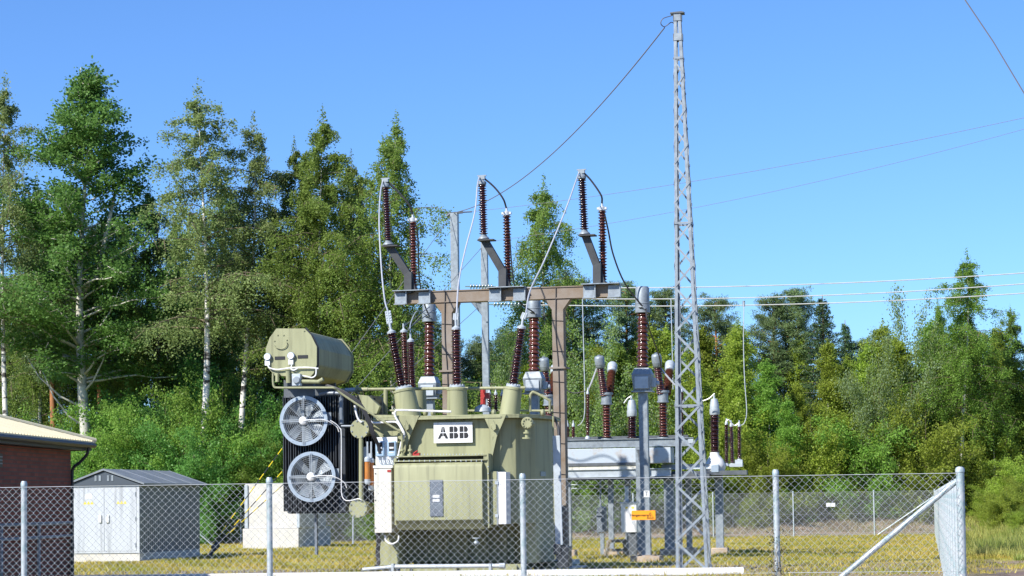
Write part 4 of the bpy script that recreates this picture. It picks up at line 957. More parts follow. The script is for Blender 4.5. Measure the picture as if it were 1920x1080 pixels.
# letter plate
pl = MB(); pl.pbox(F, 813, 792.5, 886, 829.5, .165, .19); lp = pl.build("letter_plate", M['white'], T)
for (x0, y0, x1, y1) in ((820, 797, 824, 826), (875, 797, 879, 826)):
    pass
w = MB(); w.pbox(F, 820, 800, 824, 825, .19, .25); w.pbox(F, 874, 800, 878, 825, .19, .25); w.split("plate_bracket", M['galv'], lp)
# block letters, each split by a horizontal and a vertical gap
L0 = P(821, 822.5, .16); L1 = P(879, 799, .16); LW = L1[0]-L0[0]; LH = L1[2]-L0[2]
def lp_(x, z): return F.w(L0[0]+x*LW, .162, L0[2]+z*LH)
w = MB()
def blk(pp): w.prism([lp_(x, z) for x, z in pp], -F.v*.004)
g = .035
# A
blk([(0, 0), (.075, 0), (.115, .17), (.135, .17), (.155, .17), (.155, .46), (.075, .46)][:2]+[(.11, .20), (.155, .20), (.155, .46), (.085, .46)])
blk([(.175, .20), (.22, .20), (.245, 0), (.335, 0), (.255, .46), (.175, .46)])
blk([(.095, .54), (.155, .54), (.155, 1), (.125, 1)][:2]+[(.155, 1), (.172, 1)][:1]+[(.13, 1)])
blk([(.175, .54), (.245, .54), (.205, 1), (.175, 1)])
for bx in (.375, .70):
    blk([(bx, 0), (bx+.12, 0), (bx+.12, .46), (bx, .46)]); blk([(bx, .54), (bx+.12, .54), (bx+.12, 1), (bx, 1)])
    R = [(.145, 0), (.21, 0), (.255, .05), (.28, .16), (.28, .30), (.255, .42), (.235, .46), (.145, .46)]
    blk([(bx+x, z) for x, z in R])
    R = [(.145, .54), (.23, .54), (.25, .60), (.265, .72), (.255, .86), (.23, .96), (.195, 1), (.145, 1)]
    blk([(bx+x, z) for x, z in R])
w.build("black_lettering", M['signink'], lp, smooth=0)
# cabinets
def cabinet(name, x0, y0, x1, y1, v0, v1, m, screws):
    mb = MB(); mb.pbox(F, x0, y0, x1, y1, v0, v1); c = mb.build(name, M[m], T, bevel=.012)
    mb = MB()
    for sx, sy in screws: p = F.pw(sx, sy, v0); mb.cyl(p-F.v*.012, p+F.v*.002, .018, n=8)
    mb.split("screw", M['darksteel'], c); return c
cl = cabinet("control_cabinet", 701, 877, 735, 999, -.25, .35, 'cabinet', [(704, 888), (704, 938), (704, 990)])
mb = MB(); mb.pbox(F, 726, 881, 733, 885, -.262, -.252); mb.build("label", M['red'], cl)
mb = MB(); mb.pbox(F, 699.5, 873, 736, 877, -.27, .36); mb.pbox(F, 704, 820, 745, 872, .05, .12); mb.build("back_panel", M['white'], T)
cr = cabinet("marshalling_cabinet", 933, 885, 950, 983, -.22, .30, 'white', [])
mb = MB(); mb.pbox(F, 919, 884, 932, 984, -.20, .26); mb.build("cabinet_side", OL, cr, bevel=.006)
mb = MB()
for y in (902, 964): mb.pbox(F, 928, y, 934, y+6, -.25, -.222)
mb.tube([F.pw(932.5, 884, -.235), F.pw(932.5, 984, -.235)], .012, 6); mb.split("latch", M['galvlight'], cr)
for x in (703.5, 725.5):
    mb = MB(); mb.pbox(F, x, 827, x+17, 856, -.05, .045); t = mb.build("temperature_gauge", M['blueplastic'], T, bevel=.03)
    mb = MB(); mb.pbox(F, x+3.5, 829.5, x+13.5, 845, -.058, -.052); mb.build("dial_window", M['signink'], t)
    mb = MB(); mb.pbox(F, x+4.5, 838, x+12.5, 841, -.064, -.0585); mb.pbox(F, x+4, 847.5, x+12.5, 849.5, -.055, -.0515); mb.build("scale", M['white'], t)
mb = MB()
for k in range(4):
    x = 710+k*7.5; mb.tube(catmull([F.pw(x, 857, 0), F.pw(x+1, 865, -.05), F.pw(x+6, 871, -.03), F.pw(x+13-k, 872-k, .05)], 5), .017, 6)
mb.split("conduit", M['galvlight'], T)
# turrets and bushings
TZ = ztop
BUSH = []
def turret(bx0, bx1, by, tx0, tx1, ty, v, name="turret"):
    c0 = (Vector(F.pw(bx0, by, v))+F.pw(bx1, by, v))/2; c1 = (Vector(F.pw(tx0, ty, v))+F.pw(tx1, ty, v))/2
    r0 = (F.pw(bx1, by, v)-F.pw(bx0, by, v)).length/2; r1 = (F.pw(tx1, ty, v)-F.pw(tx0, ty, v)).length/2
    c0.z = TZ-.02; mb = MB(); L = (c1-c0).length; mb.lathe(c0, c1, [(r0*1.0, 0), (r0*1.0, .03), (r0*.985, .03), (r1, L-.05), (r1*1.06, L-.05), (r1*1.06, L), (r1*.7, L+.03)], 28)
    t = mb.build(name, OL, T, smooth=40)
    mb = MB(); d = (c1-c0).normalized(); mb.lathe(c1+d*.02, c1+d*.12, [(r1*.78, 0), (r1*.78, .04), (r1*.55, .07)], 20)
    ax = d.cross(Vector((0, 0, 1))) if abs(d.z) < .99 else Vector((1, 0, 0)); ax = ax.normalized(); ay = d.cross(ax)
    for k in range(12):
        q = c1+d*.03+(ax*math.cos(k*math.pi/6)+ay*math.sin(k*math.pi/6))*r1*.68; mb.cyl(q, q+d*.07, .018, n=6)
    mb.build("bolt_ring", M['galvlight'], t); return c1, d
def bushing(p0, p1, rc, rs, n, conn=True, m='porc', seg=18):
    p0 = Vector(p0); p1 = Vector(p1); d = (p1-p0).normalized(); mb = MB()
    mb.lathe(p1-d*.02, p1+d*.4, [(rc*1.25, 0), (rc*1.3, .05), (rc*.7, .08), (rc*.35, .11), (rc*.35, .24)], 16)
    b = mb.build("bushing", M['galvlight'], T)
    porcelain(b, p0, p1, rc, rs, n, m, seg=seg, taper=.88)
    return b, p1+d*.24
va = 1.0
turret(745, 790, 770, 738, 777, 731, va); turret(838, 877, 771, 839, 875, 728, va); turret(936, 974, 771, 945, 979, 727, va)
_, tip1 = bushing(F.pw(754, 728, va), F.pw(734, 624, va), .088, .150, 21)
_, tip2 = bushing(F.pw(857, 724, va), F.pw(855, 617, va), .088, .150, 21)
_, tip3 = bushing(F.pw(962, 724, va), F.pw(978, 615, va), .088, .150, 21)
vb = 2.2
mb = MB(); c = F.pw(783, 770, vb); mb.cyl(c, F.pw(783, 730, vb), .24, .22, 24); mb.build("turret", OL, T, smooth=40)
_, tip4 = bushing(F.pw(773, 732, vb), F.pw(770, 640, vb), .075, .125, 22)
_, tip5 = bushing(F.pw(762, 732, 3.2), F.pw(757, 622, 3.2), .075, .12, 22, m='porcred')
# perforated braid connectors on the high voltage bushings
def braid(p, q, name="cable_connector"):
    p = Vector(p); q = Vector(q); mb = MB(); mb.tube([p-(q-p)*.25, q], .035, 8); n = 5
    d = (q-p).normalized()
    mb.bar(p, q, .15, .03, up=F.v)
    for k in range(n):
        for s in (-.045, .045):
            c = p.lerp(q, (k+.5)/n)+F.u*s; mb.cyl(c-F.v*.03, c+F.v*.03, .022, n=8)
    return mb.build(name, M['galvlight'], T)
braid(tip1, F.pw(727, 583, va)); braid(tip2, F.pw(855.5, 588, va)); braid(tip3, F.pw(985, 587, va))
# cover fittings
mb = MB(); mb.tube([F.pw(690, 730, 1.5), F.pw(985, 727, 1.5)], .04, 8); mb.tube([F.pw(723, 730, 1.5), F.pw(723, 776, 1.5)], .055, 8); mb.tube([F.pw(640, 732, 1.5), F.pw(690, 730, 1.5)], .055, 10); mb.cyl(F.pw(668, 731, 1.5), F.pw(672, 731, 1.5), .12, n=14)
mb.build("vent_pipe", OL, T)
mb = MB(); mb.tube([F.pw(648, 732, 1.5), F.pw(668, 731, 1.5)], .062, 10); mb.build("pipe_sleeve", M['galvlight'], T)
mb = MB(); mb.tube(catmull([F.pw(994, 772, 1.2), F.pw(994, 745, 1.2), F.pw(997, 737, 1.2), F.pw(1003, 736, 1.2), F.pw(1029, 750, 1.2), F.pw(1031, 756, 1.2), F.pw(1031, 775, 1.2)], 6), .035, 8); mb.build("hand_hoop", OL, T)
mb = MB(); mb.tube([F.pw(700, 770, 2.9), F.pw(1036, 770, 2.9)], .03, 6); mb.build("rear_rail", OL, T)
mb = MB(); mb.lathe(F.pw(905, 772, 1.5), F.pw(905, 740, 1.5), [(.22, 0), (.2, .1), (.12, .16), (.05, .18)], 18); mb.build("relief_valve", M['galvlight'], T)
mb = MB(); mb.tube([F.pw(906, 765, 2.0), F.pw(906, 730, 2.0)], .07, 8); mb.box(F, F.at(903, 742, 2.0)[0], F.at(918, 742, 2.0)[0], 1.93, 2.07, F.at(905, 748, 2)[2], F.at(905, 737, 2)[2]); mb.build("red_valve", M['red'], T)
for x in (918, 930, 942):
    p = F.pw(x, 772, 2.4); q = F.pw(x-.5, 738+abs(x-918)*.1, 2.4); _b, _ = bushing(p, q, .035, .075, 7, seg=12)
mb = MB()
for x in (812, 926, 798, 1018): c = F.pw(x, 774, .3); mb.lathe(c-F.u*.05, c+F.u*.05, [(.06, 0), (.09, .03), (.09, .07), (.06, .1)], 12)
mb.split("lifting_lug", OL, T)
# white cable duct over the cover and down the left gusset
mb = MB(); mb.tube(catmull([F.pw(846, 772, .0), F.pw(800, 770.5, -.02), F.pw(750, 769, -.04), F.pw(742, 771, -.05), F.pw(741, 780, -.05), F.pw(752, 800, -.05), F.pw(758, 815, -.05), F.pw(752, 832, -.03), F.pw(748, 850, 0), F.pw(743, 868, 0)], 6), .026, 8)
mb.tube(catmull([F.pw(694, 790, -.05), F.pw(705, 793, -.05), F.pw(735, 791, -.05), F.pw(746, 794, -.05), F.pw(757, 812, -.06)], 6), .026, 8); mb.split("white_cable_duct", M['white'], T)
# pressure flange on the right facet, with its small valve
c = F.pw(988, 793, .15); mb = MB(); mb.lathe(c, c+F.v*.6, [(.135, 0), (.15, .02), (.15, .07), (.09, .08), (.09, .14), (.14, .15), (.14, .2), (.08, .22), (.08, .6)], 24); pf_ = mb.build("pipe_flange", OL, T)
mb = MB()
for k in range(10): q = c+(F.u*math.cos(k*.628)+Vector((0, 0, 1))*math.sin(k*.628))*.11; mb.cyl(q-F.v*.03, q, .02, n=6)
mb.split("bolt", OL, pf_)
mb = MB(); mb.cyl(F.pw(988, 803, .25), F.pw(988, 822, .25), .05, n=10); mb.cyl(F.pw(988, 810, .25), F.pw(988, 813, .25), .09, n=12); mb.cyl(F.pw(988, 820, .25), F.pw(988, 823, .25), .12, n=14); mb.build("drain_valve", OL, T)
# small olive valves left of the cable box
for (x, y0_, y1_) in ((754, 815, 856), (769, 834, 856)):
    mb = MB(); p0 = F.pw(x, y1_, -.1); p1 = F.pw(x, y0_, -.1); mb.cyl(p0, p1, .025, n=8); mb.lathe(p0, p1, [(.07, 0), (.07, .06), (.03, .07), (.03, .12), (.06, .13), (.06, .17), (.02, .2)], 14); mb.build("valve", OL, T)
mb = MB(); mb.pbox(F, 774, 849, 786, 856, -.2, -.05); mb.tube([F.pw(776, 850, -.2), F.pw(783, 845, -.22)], .02, 6); mb.build("red_handle", M['red'], T)
mb = MB(); mb.lathe(F.pw(893, 1008, -.3), F.pw(893, 1022, -.3), [(.10, 0), (.10, .02), (.03, .03), (.03, .08), (.05, .09), (.06, .14), (.03, .18)], 12); mb.build("drain_cock", M['galvlight'], T)
# pipe from conservator along the radiator to the tank
mb = MB(); mb.tube(catmull([F.pw(512, 700, -.6), F.pw(512, 715, -.6), F.pw(514, 725, -.6), F.pw(522, 727, -.6), F.pw(560, 727, -.6), F.pw(615, 727, -.6), F.pw(627, 728, -.6), F.pw(640, 738, -.5), F.pw(700, 778, -.3), F.pw(745, 806, -.2), F.pw(752, 812, -.15), F.pw(754, 822, -.12), F.pw(754, 850, -.1)], 5), .028, 8); mb.build("breather_pipe", OL, T)
mb = MB()
for k in range(4):
    s = k*2-3; mb.tube(catmull([F.pw(612+s*.6, 722-s*.2, -.3), F.pw(640+s*.7, 733-s*.4, -.35), F.pw(672+s*.8, 755-s*.5, -.35), F.pw(690+s, 785, -.35), F.pw(700+s, 815, -.3), F.pw(709+s*.6, 835, -.1), F.pw(712+s*.5, 850, -.06)], 5), .017, 6)
mb.split("black_hose", M['rubber'], T)
# radiator bank
mb = MB(); v0, v1 = .30, 1.5
a = P(530, 740, v0); b = P(645, 962, v0); W_ = b[0]-a[0]; n = 24
for k in range(n+1):
    u = a[0]+W_*k/n; mb.box(F, u-.011, u+.011, v0+(.0 if k % 2 else .03), v1, b[2]+(.06 if k < 2 else 0), a[2]-.04)
mb.box(F, a[0], b[0], v0+.2, v1-.1, a[2]-.25, a[2]-.1); mb.box(F, a[0], b[0], v0+.16, v1-.1, b[2]+.1, b[2]+.3); mb.box(F, a[0]+.02, b[0]-.02, v0+.25, v1-.15, b[2]+.02, a[2]-.06)
rad = mb.build("radiator", M['black'], T, smooth=0)
mb = MB()
for k in range(9):
    u = b[0]+.03+k*.075; mb.box(F, u, u+.022, v0+.35, v1+.6, b[2]+.25, a[2]-.05)
mb.box(F, b[0], b[0]+.70, v0+.55, v1+.5, b[2]+.3, a[2]-.12)
mb.box(F, b[0]-.12, b[0]+.04, v0+.02, v0+.2, b[2]+.02, a[2]-.04)
mb.build("rear_radiator", M['black'], T, smooth=0)
mb = MB(); mb.tube([F.pw(640, 745, .25), F.pw(640, 775, .25), F.pw(641, 795, .25)], .055, 10); mb.tube([F.pw(598, 740, .2), F.pw(612, 737, .2), F.pw(640, 737, .2), F.pw(640, 750, .25)], .045, 8); mb.tube([F.pw(640, 799, .2), F.pw(660, 799, .2)], .03, 8); mb.build("radiator_frame_pipe", M['shedgrey'], T)
for (x, y, rr_) in ((674, 804, .24), (671, 953, .235)):
    c = F.pw(x, y, -.05); mb = MB(); mb.lathe(c, c+F.v, [(rr_, 0), (rr_, .045), (rr_*.97, .045), (rr_*.97, .055), (rr_*.99, .055), (rr_*.99, .10), (rr_*.72, .10), (rr_*.72, .9)], 32); f = mb.build("header_flange", OL, T)
    mb = MB()
    for k in range(8): q = c+(F.u*math.cos(k*.785+.3)+Vector((0, 0, 1))*math.sin(k*.785+.3))*rr_*.86; mb.cyl(q-F.v*.02, q, .022, n=6)
    mb.split("bolt", M['galv'], f)
mb = MB(); mb.tube([F.pw(677, 822, 0), F.pw(677, 938, 0)], .055, 10); mb.build("header_pipe", OL, T)
mb = MB(); mb.tube([F.pw(662, 968, .1), F.pw(662, 1020, .1)], .02, 6); mb.build("drain_rod", M['galvlight'], T)
mb = MB(); mb.tube(catmull([F.pw(619, 788, -.1), F.pw(630, 795, -.05), F.pw(637, 803, 0), F.pw(640, 815, 0), F.pw(640, 900, 0), F.pw(641, 928, 0), F.pw(648, 938, 0), F.pw(660, 938, -.05), F.pw(672, 935, -.1), F.pw(678, 938, -.1)], 6), .013, 6)
mb.tube(catmull([F.pw(665, 760, -.1), F.pw(668, 775, -.1), F.pw(672, 786, -.1), F.pw(678, 792, -.1)], 5), .026, 6)
mb.split("fan_cable", M['white'], T)
for (x, y0_, y1_) in ((689, 864, 900), (696, 866, 912)):
    v = -.1 if x < 690 else .05
    p0, p1 = F.pw(x, y1_, v), F.pw(x, y0_, v); mb = MB(); mb.cyl(p0, p1, .07, n=16); s = mb.build("silica_breather", M['oil'], T)
    mb = MB(); L = (p1-p0).length; mb.lathe(p1-Vector((0, 0, .02)), p1+Vector((0, 0, .1)), [(.08, 0), (.08, .08), (.05, .12)], 16); mb.lathe(p0-Vector((0, 0, .12)), p0, [(.04, 0), (.07, .03), (.078, .14)], 16); mb.tube([p1, F.pw(x, 828, v)], .022, 6); mb.build("breather_cap", M['galvlight'], s)
mb = MB(); mb.pbox(F, 680, 838, 687, 858, .1, .2); mb.pbox(F, 690, 850, 697, 860, .1, .2); mb.build("terminal_box", M['galvlight'], T)
# cooling fans
def fan(x, y, Rp, rot):
    v = .02; c = F.pw(x, y, v); Z = Vector((0, 0, 1)); R = (F.pw(x+Rp, y, v)-c).length
    def ring(mb, r0, r1, v0, v1, n=48):
        Pn = []
        for k in range(n):
            e = F.u*math.cos(2*math.pi*k/n)+Z*math.sin(2*math.pi*k/n)
            Pn += [c+e*r0+F.v*v0, c+e*r1+F.v*v0, c+e*r1+F.v*v1, c+e*r0+F.v*v1]
        fs = []
        for k in range(n):
            a_ = k*4; b_ = ((k+1) % n)*4
            for j in range(4): fs.append((a_+j, a_+(j+1) % 4, b_+(j+1) % 4, b_+j))
        mb.add(Pn, fs)
    mb = MB(); ring(mb, R*.855, R, -.02, .01); ring(mb, R*.87, R*.90, .0, .22)
    for k in range(12):
        q = c+(F.u*math.cos(k*.5236)+Z*math.sin(k*.5236))*R*.93; mb.cyl(q-F.v*.03, q-F.v*.015, .014, n=6)
    f = mb.build("cooling_fan", M['fanring'], T, smooth=40)
    mb = MB(); nb = 7
    for k in range(nb):
        th = rot+k*2*math.pi/nb; e = F.u*math.cos(th)+Z*math.sin(th); s = F.u*-math.sin(th)+Z*math.cos(th)
        for i in range(4):
            t0, t1 = .16+i*.168, .16+(i+1)*.168; w0, w1 = .075+.055*i/4, .075+.055*(i+1)/4; tw0, tw1 = .09*(1-i*.16), .09*(1-(i+1)*.16)
            A = [c+e*R*t0+s*w0*R/.62+F.v*(.10+tw0), c+e*R*t0-s*w0*R/.62+F.v*(.10-tw0*.3), c+e*R*t1-s*w1*R/.62+F.v*(.10-tw1*.3), c+e*R*t1+s*w1*R/.62+F.v*(.10+tw1)]
            mb.prism(A, F.v*.008)
    mb.build("fan_blades", M['galv'], f, smooth=0)
    mb = MB(); mb.lathe(c-F.v*.12, c+F.v*.1, [(.05, 0), (.10, .03), (.11, .07), (.11, .22)], 20); mb.build("fan_motor", M['white'], f)
    mb = MB()
    for k in range(8):
        rr_ = R*(.28+.075*k); mb.tube([c-F.v*.035+(F.u*math.cos(t)+Z*math.sin(t))*rr_ for t in np.linspace(0, 2*math.pi, 33)], .0045, 4)
    for th in (0, math.pi/2, math.pi, -math.pi/2):
        e = F.u*math.cos(th)+Z*math.sin(th); s = F.u*-math.sin(th)+Z*math.cos(th)
        for off in (-.022, .022): mb.tube([c+s*off+e*.1-F.v*.045, c+s*off+e*R*.93-F.v*.045], .010, 5)
    for th in (math.pi*.25, math.pi*.75, -math.pi*.25, -math.pi*.75):
        e = F.u*math.cos(th)+Z*math.sin(th); mb.tube([c+e*.1-F.v*.04, c+e*R*.88-F.v*.04], .005, 4)
    mb.build("fan_guard", M['galvlight'], f)
    mb = MB(); mb.tube(catmull([c-F.v*.12+F.u*.02, c-F.v*.13+F.u*.3+Z*.02, c-F.v*.10+F.u*.6-Z*.0, c-F.v*.0+F.u*.85-Z*.15, c+F.v*.02+F.u*.92-Z*.3], 6), .012, 6); mb.build("motor_cable", M['white'], f)
    mb = MB(); mb.box(F, F.at(x+Rp+2, y, .2)[0]-.02, F.at(x+Rp+8, y, .2)[0], .12, .18, c.z-.12, c.z+.2); mb.build("fan_bracket", M['galv'], f)
fan(569.5, 789, 45, .35); fan(584, 894, 45.5, .62)
# radiator stand
for x in (592,): mb = MB(); mb.pbox(F, x-2.5, 960, x+2.5, 1040, .6, .72); mb.build("radiator_stand", M['shedgrey'], T, smooth=0)
# conservator tank
vc = -.25
face = [(518, 616), (571, 616), (583, 628), (594, 650), (594, 684), (588, 700), (580, 709), (514, 704), (502, 689), (498, 655), (505, 634)]
cc = Vector(F.pw(546, 661, vc)); mb = MB(); mb.pprism(F, face, vc, vc+.05)
Lc = 3.25; ring_ = [F.pw(x, y, vc) for x, y in [(519, 617), (570, 617), (584, 634), (592, 652), (592, 684), (580, 704), (560, 711), (535, 711), (512, 700), (502, 686), (500, 655), (507, 634)]]
body = [cc+(p-cc)*.955+F.v*.05 for p in ring_]
cons = mb.build("conservator", OL, T, smooth=20, bevel=.006)
mb = MB(); mb.prism(body, F.v*Lc); mb.build("shell", OL, cons, smooth=20, bevel=.03)
mb = MB(); mb.prism([cc+(p-cc)*1.0+F.v*(.05+Lc) for p in ring_], F.v*.05); c = cc+F.v*(Lc+.05)
mb.build("end_plate", OL, cons, smooth=20)
mb = MB(); sw = [cc+(p-cc)*1.02+F.v*.10 for p in ring_]; sw = sw[1:8]; mb.tube([cc+(p-cc)*1.03-F.v*.02 for p in sw], .03, 6); mb.build("hose_loop", M['rubber'], cons)
for (x, y) in ((501, 669), (545, 667)):
    c = F.pw(x, y, vc-.08); mb = MB(); mb.lathe(c, c+F.v*.1, [(.085, 0), (.095, .01), (.095, .06), (.04, .08)], 20); gz = mb.build("oil_gauge", M['fanring'], cons)
    mb2 = MB(); mb2.cyl(c-F.v*.006, c-F.v*.001, .078, n=20); mb2.pbox(F, x-4.5, y+7, x+4.5, y+16, vc-.05, vc); mb2.build("gauge_dial", M['glass'], gz)
mb = MB()
for (x0, y0_, x1, y1_) in ((515, 668.5, 534, 674), (558, 666, 577, 671.5)): mb.pbox(F, x0, y0_, x1, y1_, vc-.012, vc-.002)
mb.split("label_strip", M['signink'], cons)
mb = MB(); q = [F.pw(526+12*math.cos(t), 643-9*math.sin(t)+2, vc-.03) for t in np.linspace(math.pi*1.08, math.pi*2.15, 12)]; mb.tube(q, .012, 6)
for (x, y) in ((520, 628), (531, 628), (514, 639), (537, 637), (570, 620)): c = F.pw(x, y, vc-.02); mb.cyl(c, c+F.v*.02, .02, n=6)
mb.build("handle", M['olive'], cons)
mb = MB(); mb.tube(catmull([F.pw(502, 684, vc-.06), F.pw(506, 690, vc-.06), F.pw(520, 693, vc-.06), F.pw(545, 690, vc-.06), F.pw(575, 689, vc-.06), F.pw(597, 691, vc-.04)], 6), .02, 6)
mb.tube(catmull([F.pw(547, 684, vc-.06), F.pw(546, 692, vc-.06), F.pw(552, 694, vc-.06), F.pw(560, 689, vc-.06)], 5), .018, 6); mb.tube(catmull([F.pw(593, 690, vc-.04), F.pw(592, 703, vc-.05), F.pw(585, 708, vc-.06), F.pw(575, 706, vc-.06), F.pw(563, 704, vc-.06)], 5), .018, 6); mb.split("white_cable", M['white'], cons)
mb = MB(); mb.cyl(F.pw(560, 715, vc-.1), F.pw(600, 716, vc-.1), .05, n=10); mb.cyl(F.pw(597, 716, vc-.1), F.pw(606, 711, vc-.1), .055, n=10); mb.cyl(F.pw(540, 696, vc-.05), F.pw(541, 718, vc-.05), .06, n=10); mb.cyl(F.pw(520, 700, vc-.05), F.pw(520, 716, vc-.05), .05, n=10); mb.build("lower_pipework", OL, cons)
mb = MB(); mb.pbox(F, 547, 701, 563, 723, vc-.18, vc-.02); mb.lathe(F.pw(555, 712, vc-.24), F.pw(555, 712, vc-.1), [(.09, 0), (.09, .05), (.06, .14)], 14); mb.build("gas_relay", M['galvlight'], cons, bevel=.01)
for (x, v) in ((560, .3), (600, 2.6)):
    mb = MB(); mb.box(F, F.at(x-28, 720, v)[0], F.at(x+28, 720, v)[0], v, v+.12, P(560, 745, v)[2], P(560, 712, v)[2]); mb.build("cradle", M['darksteel'], T, smooth=0)
# galvanised ladder guard at the right and its cable box
FTv = 1.3; mb = MB(); p0 = F.pw(1043, 817, FTv); p1 = F.pw(1048.5, 1022, FTv)
mb.bar(p0, p1, .19, .05, up=F.v); mb.build("cable_duct", M['galvlight'], T, smooth=0, bevel=.01)
mb = MB()
for k in range(11): y = 804+k*21; x = 1041+k*.3; mb.bar(F.pw(x-7, y, FTv+.1), F.pw(x+2, y, FTv+.1), .03, .02)
mb.tube([F.pw(1037, 780, FTv+.1), F.pw(1041, 1030, FTv+.1)], .02, 6); mb.build("ladder", OL, T)
mb = MB(); mb.pbox(F, 1044, 1025, 1066, 1064, FTv-.1, FTv+.4); mb.pbox(F, 1037, 1020, 1052, 1040, FTv-.15, FTv-.1); mb.build("junction_box", M['black'], T, bevel=.02)
mb = MB(); mb.tube([F.pw(1040, 782, 1.5), F.pw(1046, 800, 1.5), F.pw(1048, 822, 1.3)], .03, 6); mb.build("lead_cable", M['rubber'], T)
mb = MB(); c = pts[4]; c5 = pts[3]; a_ = F.w(c5[0]+(c[0]-c5[0])*.30+.004, c5[1]+(c[1]-c5[1])*.30, P(1015, 893, 1.3)[2]); b_ = F.w(c5[0]+(c[0]-c5[0])*.62+.004, c5[1]+(c[1]-c5[1])*.62, a_.z); mb.prism([a_, b_, b_+Vector((0, 0, .12)), a_+Vector((0, 0, .12))], F.u*.012); mb.build('rating_plate', M['plate'], T, smooth=0)
# shadowed underframe: skid beams and wheels
mb = MB(); mb.box(F, uL+.1, uR+.6, -.02, .25, .06, .22); mb.box(F, uL-.2, uR+1.2, 2.4, 2.7, .06, .22)
for u in (uL+.2, uL+1.4, uR+.3): mb.box(F, u, u+.16, -.1, 3.2, -.02, .2)
mb.build("skid_frame", OL, T, smooth=0)
# corrugated underbelly braces in shade
for k in range(5):
    mb = MB(); u = uL+.35+k*.52; mb.box(F, u, u+.05, 1.5, 1.748, .25, cb1[2]-.3)
    mb.build("stiffener", OL, T, smooth=0)
mb = MB(); mb.tube(catmull([F.pw(722, 1003, -.1), F.pw(724, 1014, -.1), F.pw(735, 1020, -.12), F.pw(746, 1014, -.1), F.pw(748, 1004, -.1)], 5), .025, 6); mb.build("white_hose", M['white'], T)
mb = MB()
for k in range(3): mb.tube(catmull([F.pw(706+k*2.2, 999, 0), F.pw(708+k*2, 1015, 0), F.pw(706+k*2, 1035, .05), F.pw(708+k*1.5, 1056, 0), F.pw(703+k, 1062, -.05)], 5), .028, 6)
mb.split("ground_cable", M['rubber'], T)
# white pipe lying in front
r = empty("drain_pipe", tuple(F.w(F.at(800, 1062, -.6)[0], -.6, 0)), F.yaw, "long white pipe lying on brackets in front of the transformer foot", "pipe")
mb = MB(); mb.tube([F.pw(740, 1062.5, -.7), F.pw(936, 1061, -.7)], .055, 10); mb.cyl(F.pw(936, 1061, -.7), F.pw(947, 1061, -.7), .07, n=10)
mb.tube([F.pw(680, 1068, -.75), F.pw(740, 1062.5, -.7)], .05, 10); mb.build("pipe", M['galvlight'], r)
mb = MB()
for x in (735, 918): mb.pbox(F, x-2, 1057, x+3, 1071, -.78, -.62)
mb.split("bracket", M['galvlight'], r)
# plinth under the transformer
mb = MB(); mb.box(F, uL-.6, F.at(1062, 1060, 1)[0], .0, 4.0, -.3, .05); single(mb, "transformer_plinth", M['concrete'], "low concrete plinth carrying the olive transformer", "plinth", bevel=.02)

# ---------------------------------------------------------------- cables between bushings and arresters
hv = [([(718, 340), (713, 365), (711, 420), (715, 500), (721, 560), (727, 583)], tip1), ([(899, 333), (895, 350), (890, 400), (872, 470), (860, 530), (856, 588)], tip2), ([(1086, 324), (1078, 345), (1058, 400), (1020, 490), (994, 545), (986, 587)], tip3)]
for k, (pp, tip) in enumerate(hv):
    t0 = TOPS[k][0]; end = F.pw(pp[-1][0], pp[-1][1], va); pts_ = [t0]
    for i, (x, y) in enumerate(pp[1:-1]):
        f = (i+1)/(len(pp)-1); d = t0.y*(1-f)+end.y*f; pts_.append(W(x, y, d))
    pts_.append(end); wire(catmull([t0, W(pp[0][0], pp[0][1]-1, t0.y)]+pts_[1:], 8), .021, 'alu', ("left", "middle", "right")[k]+" of the three thick pale cables from the surge arresters down to the transformer bushings", "high_voltage_cable", "cable", "cables down to the bushings", 8)
jump = [[(745, 358), (768, 385), (774, 405)], [(926, 350), (943, 372), (950, 393)], [(1108, 338), (1127, 366), (1129, 385)]]
for k, pp in enumerate(jump):
    t0, t1 = TOPS[k]; wire(catmull([t0]+[W(x, y, t0.y) for x, y in pp[:2]]+[t1], 8), .026, 'rubber', ("left", "middle", "right")[k]+" short dark jumper arching from a surge arrester to the upright insulator", "jumper_cable", "cable", "jumpers on the gantry", 7)

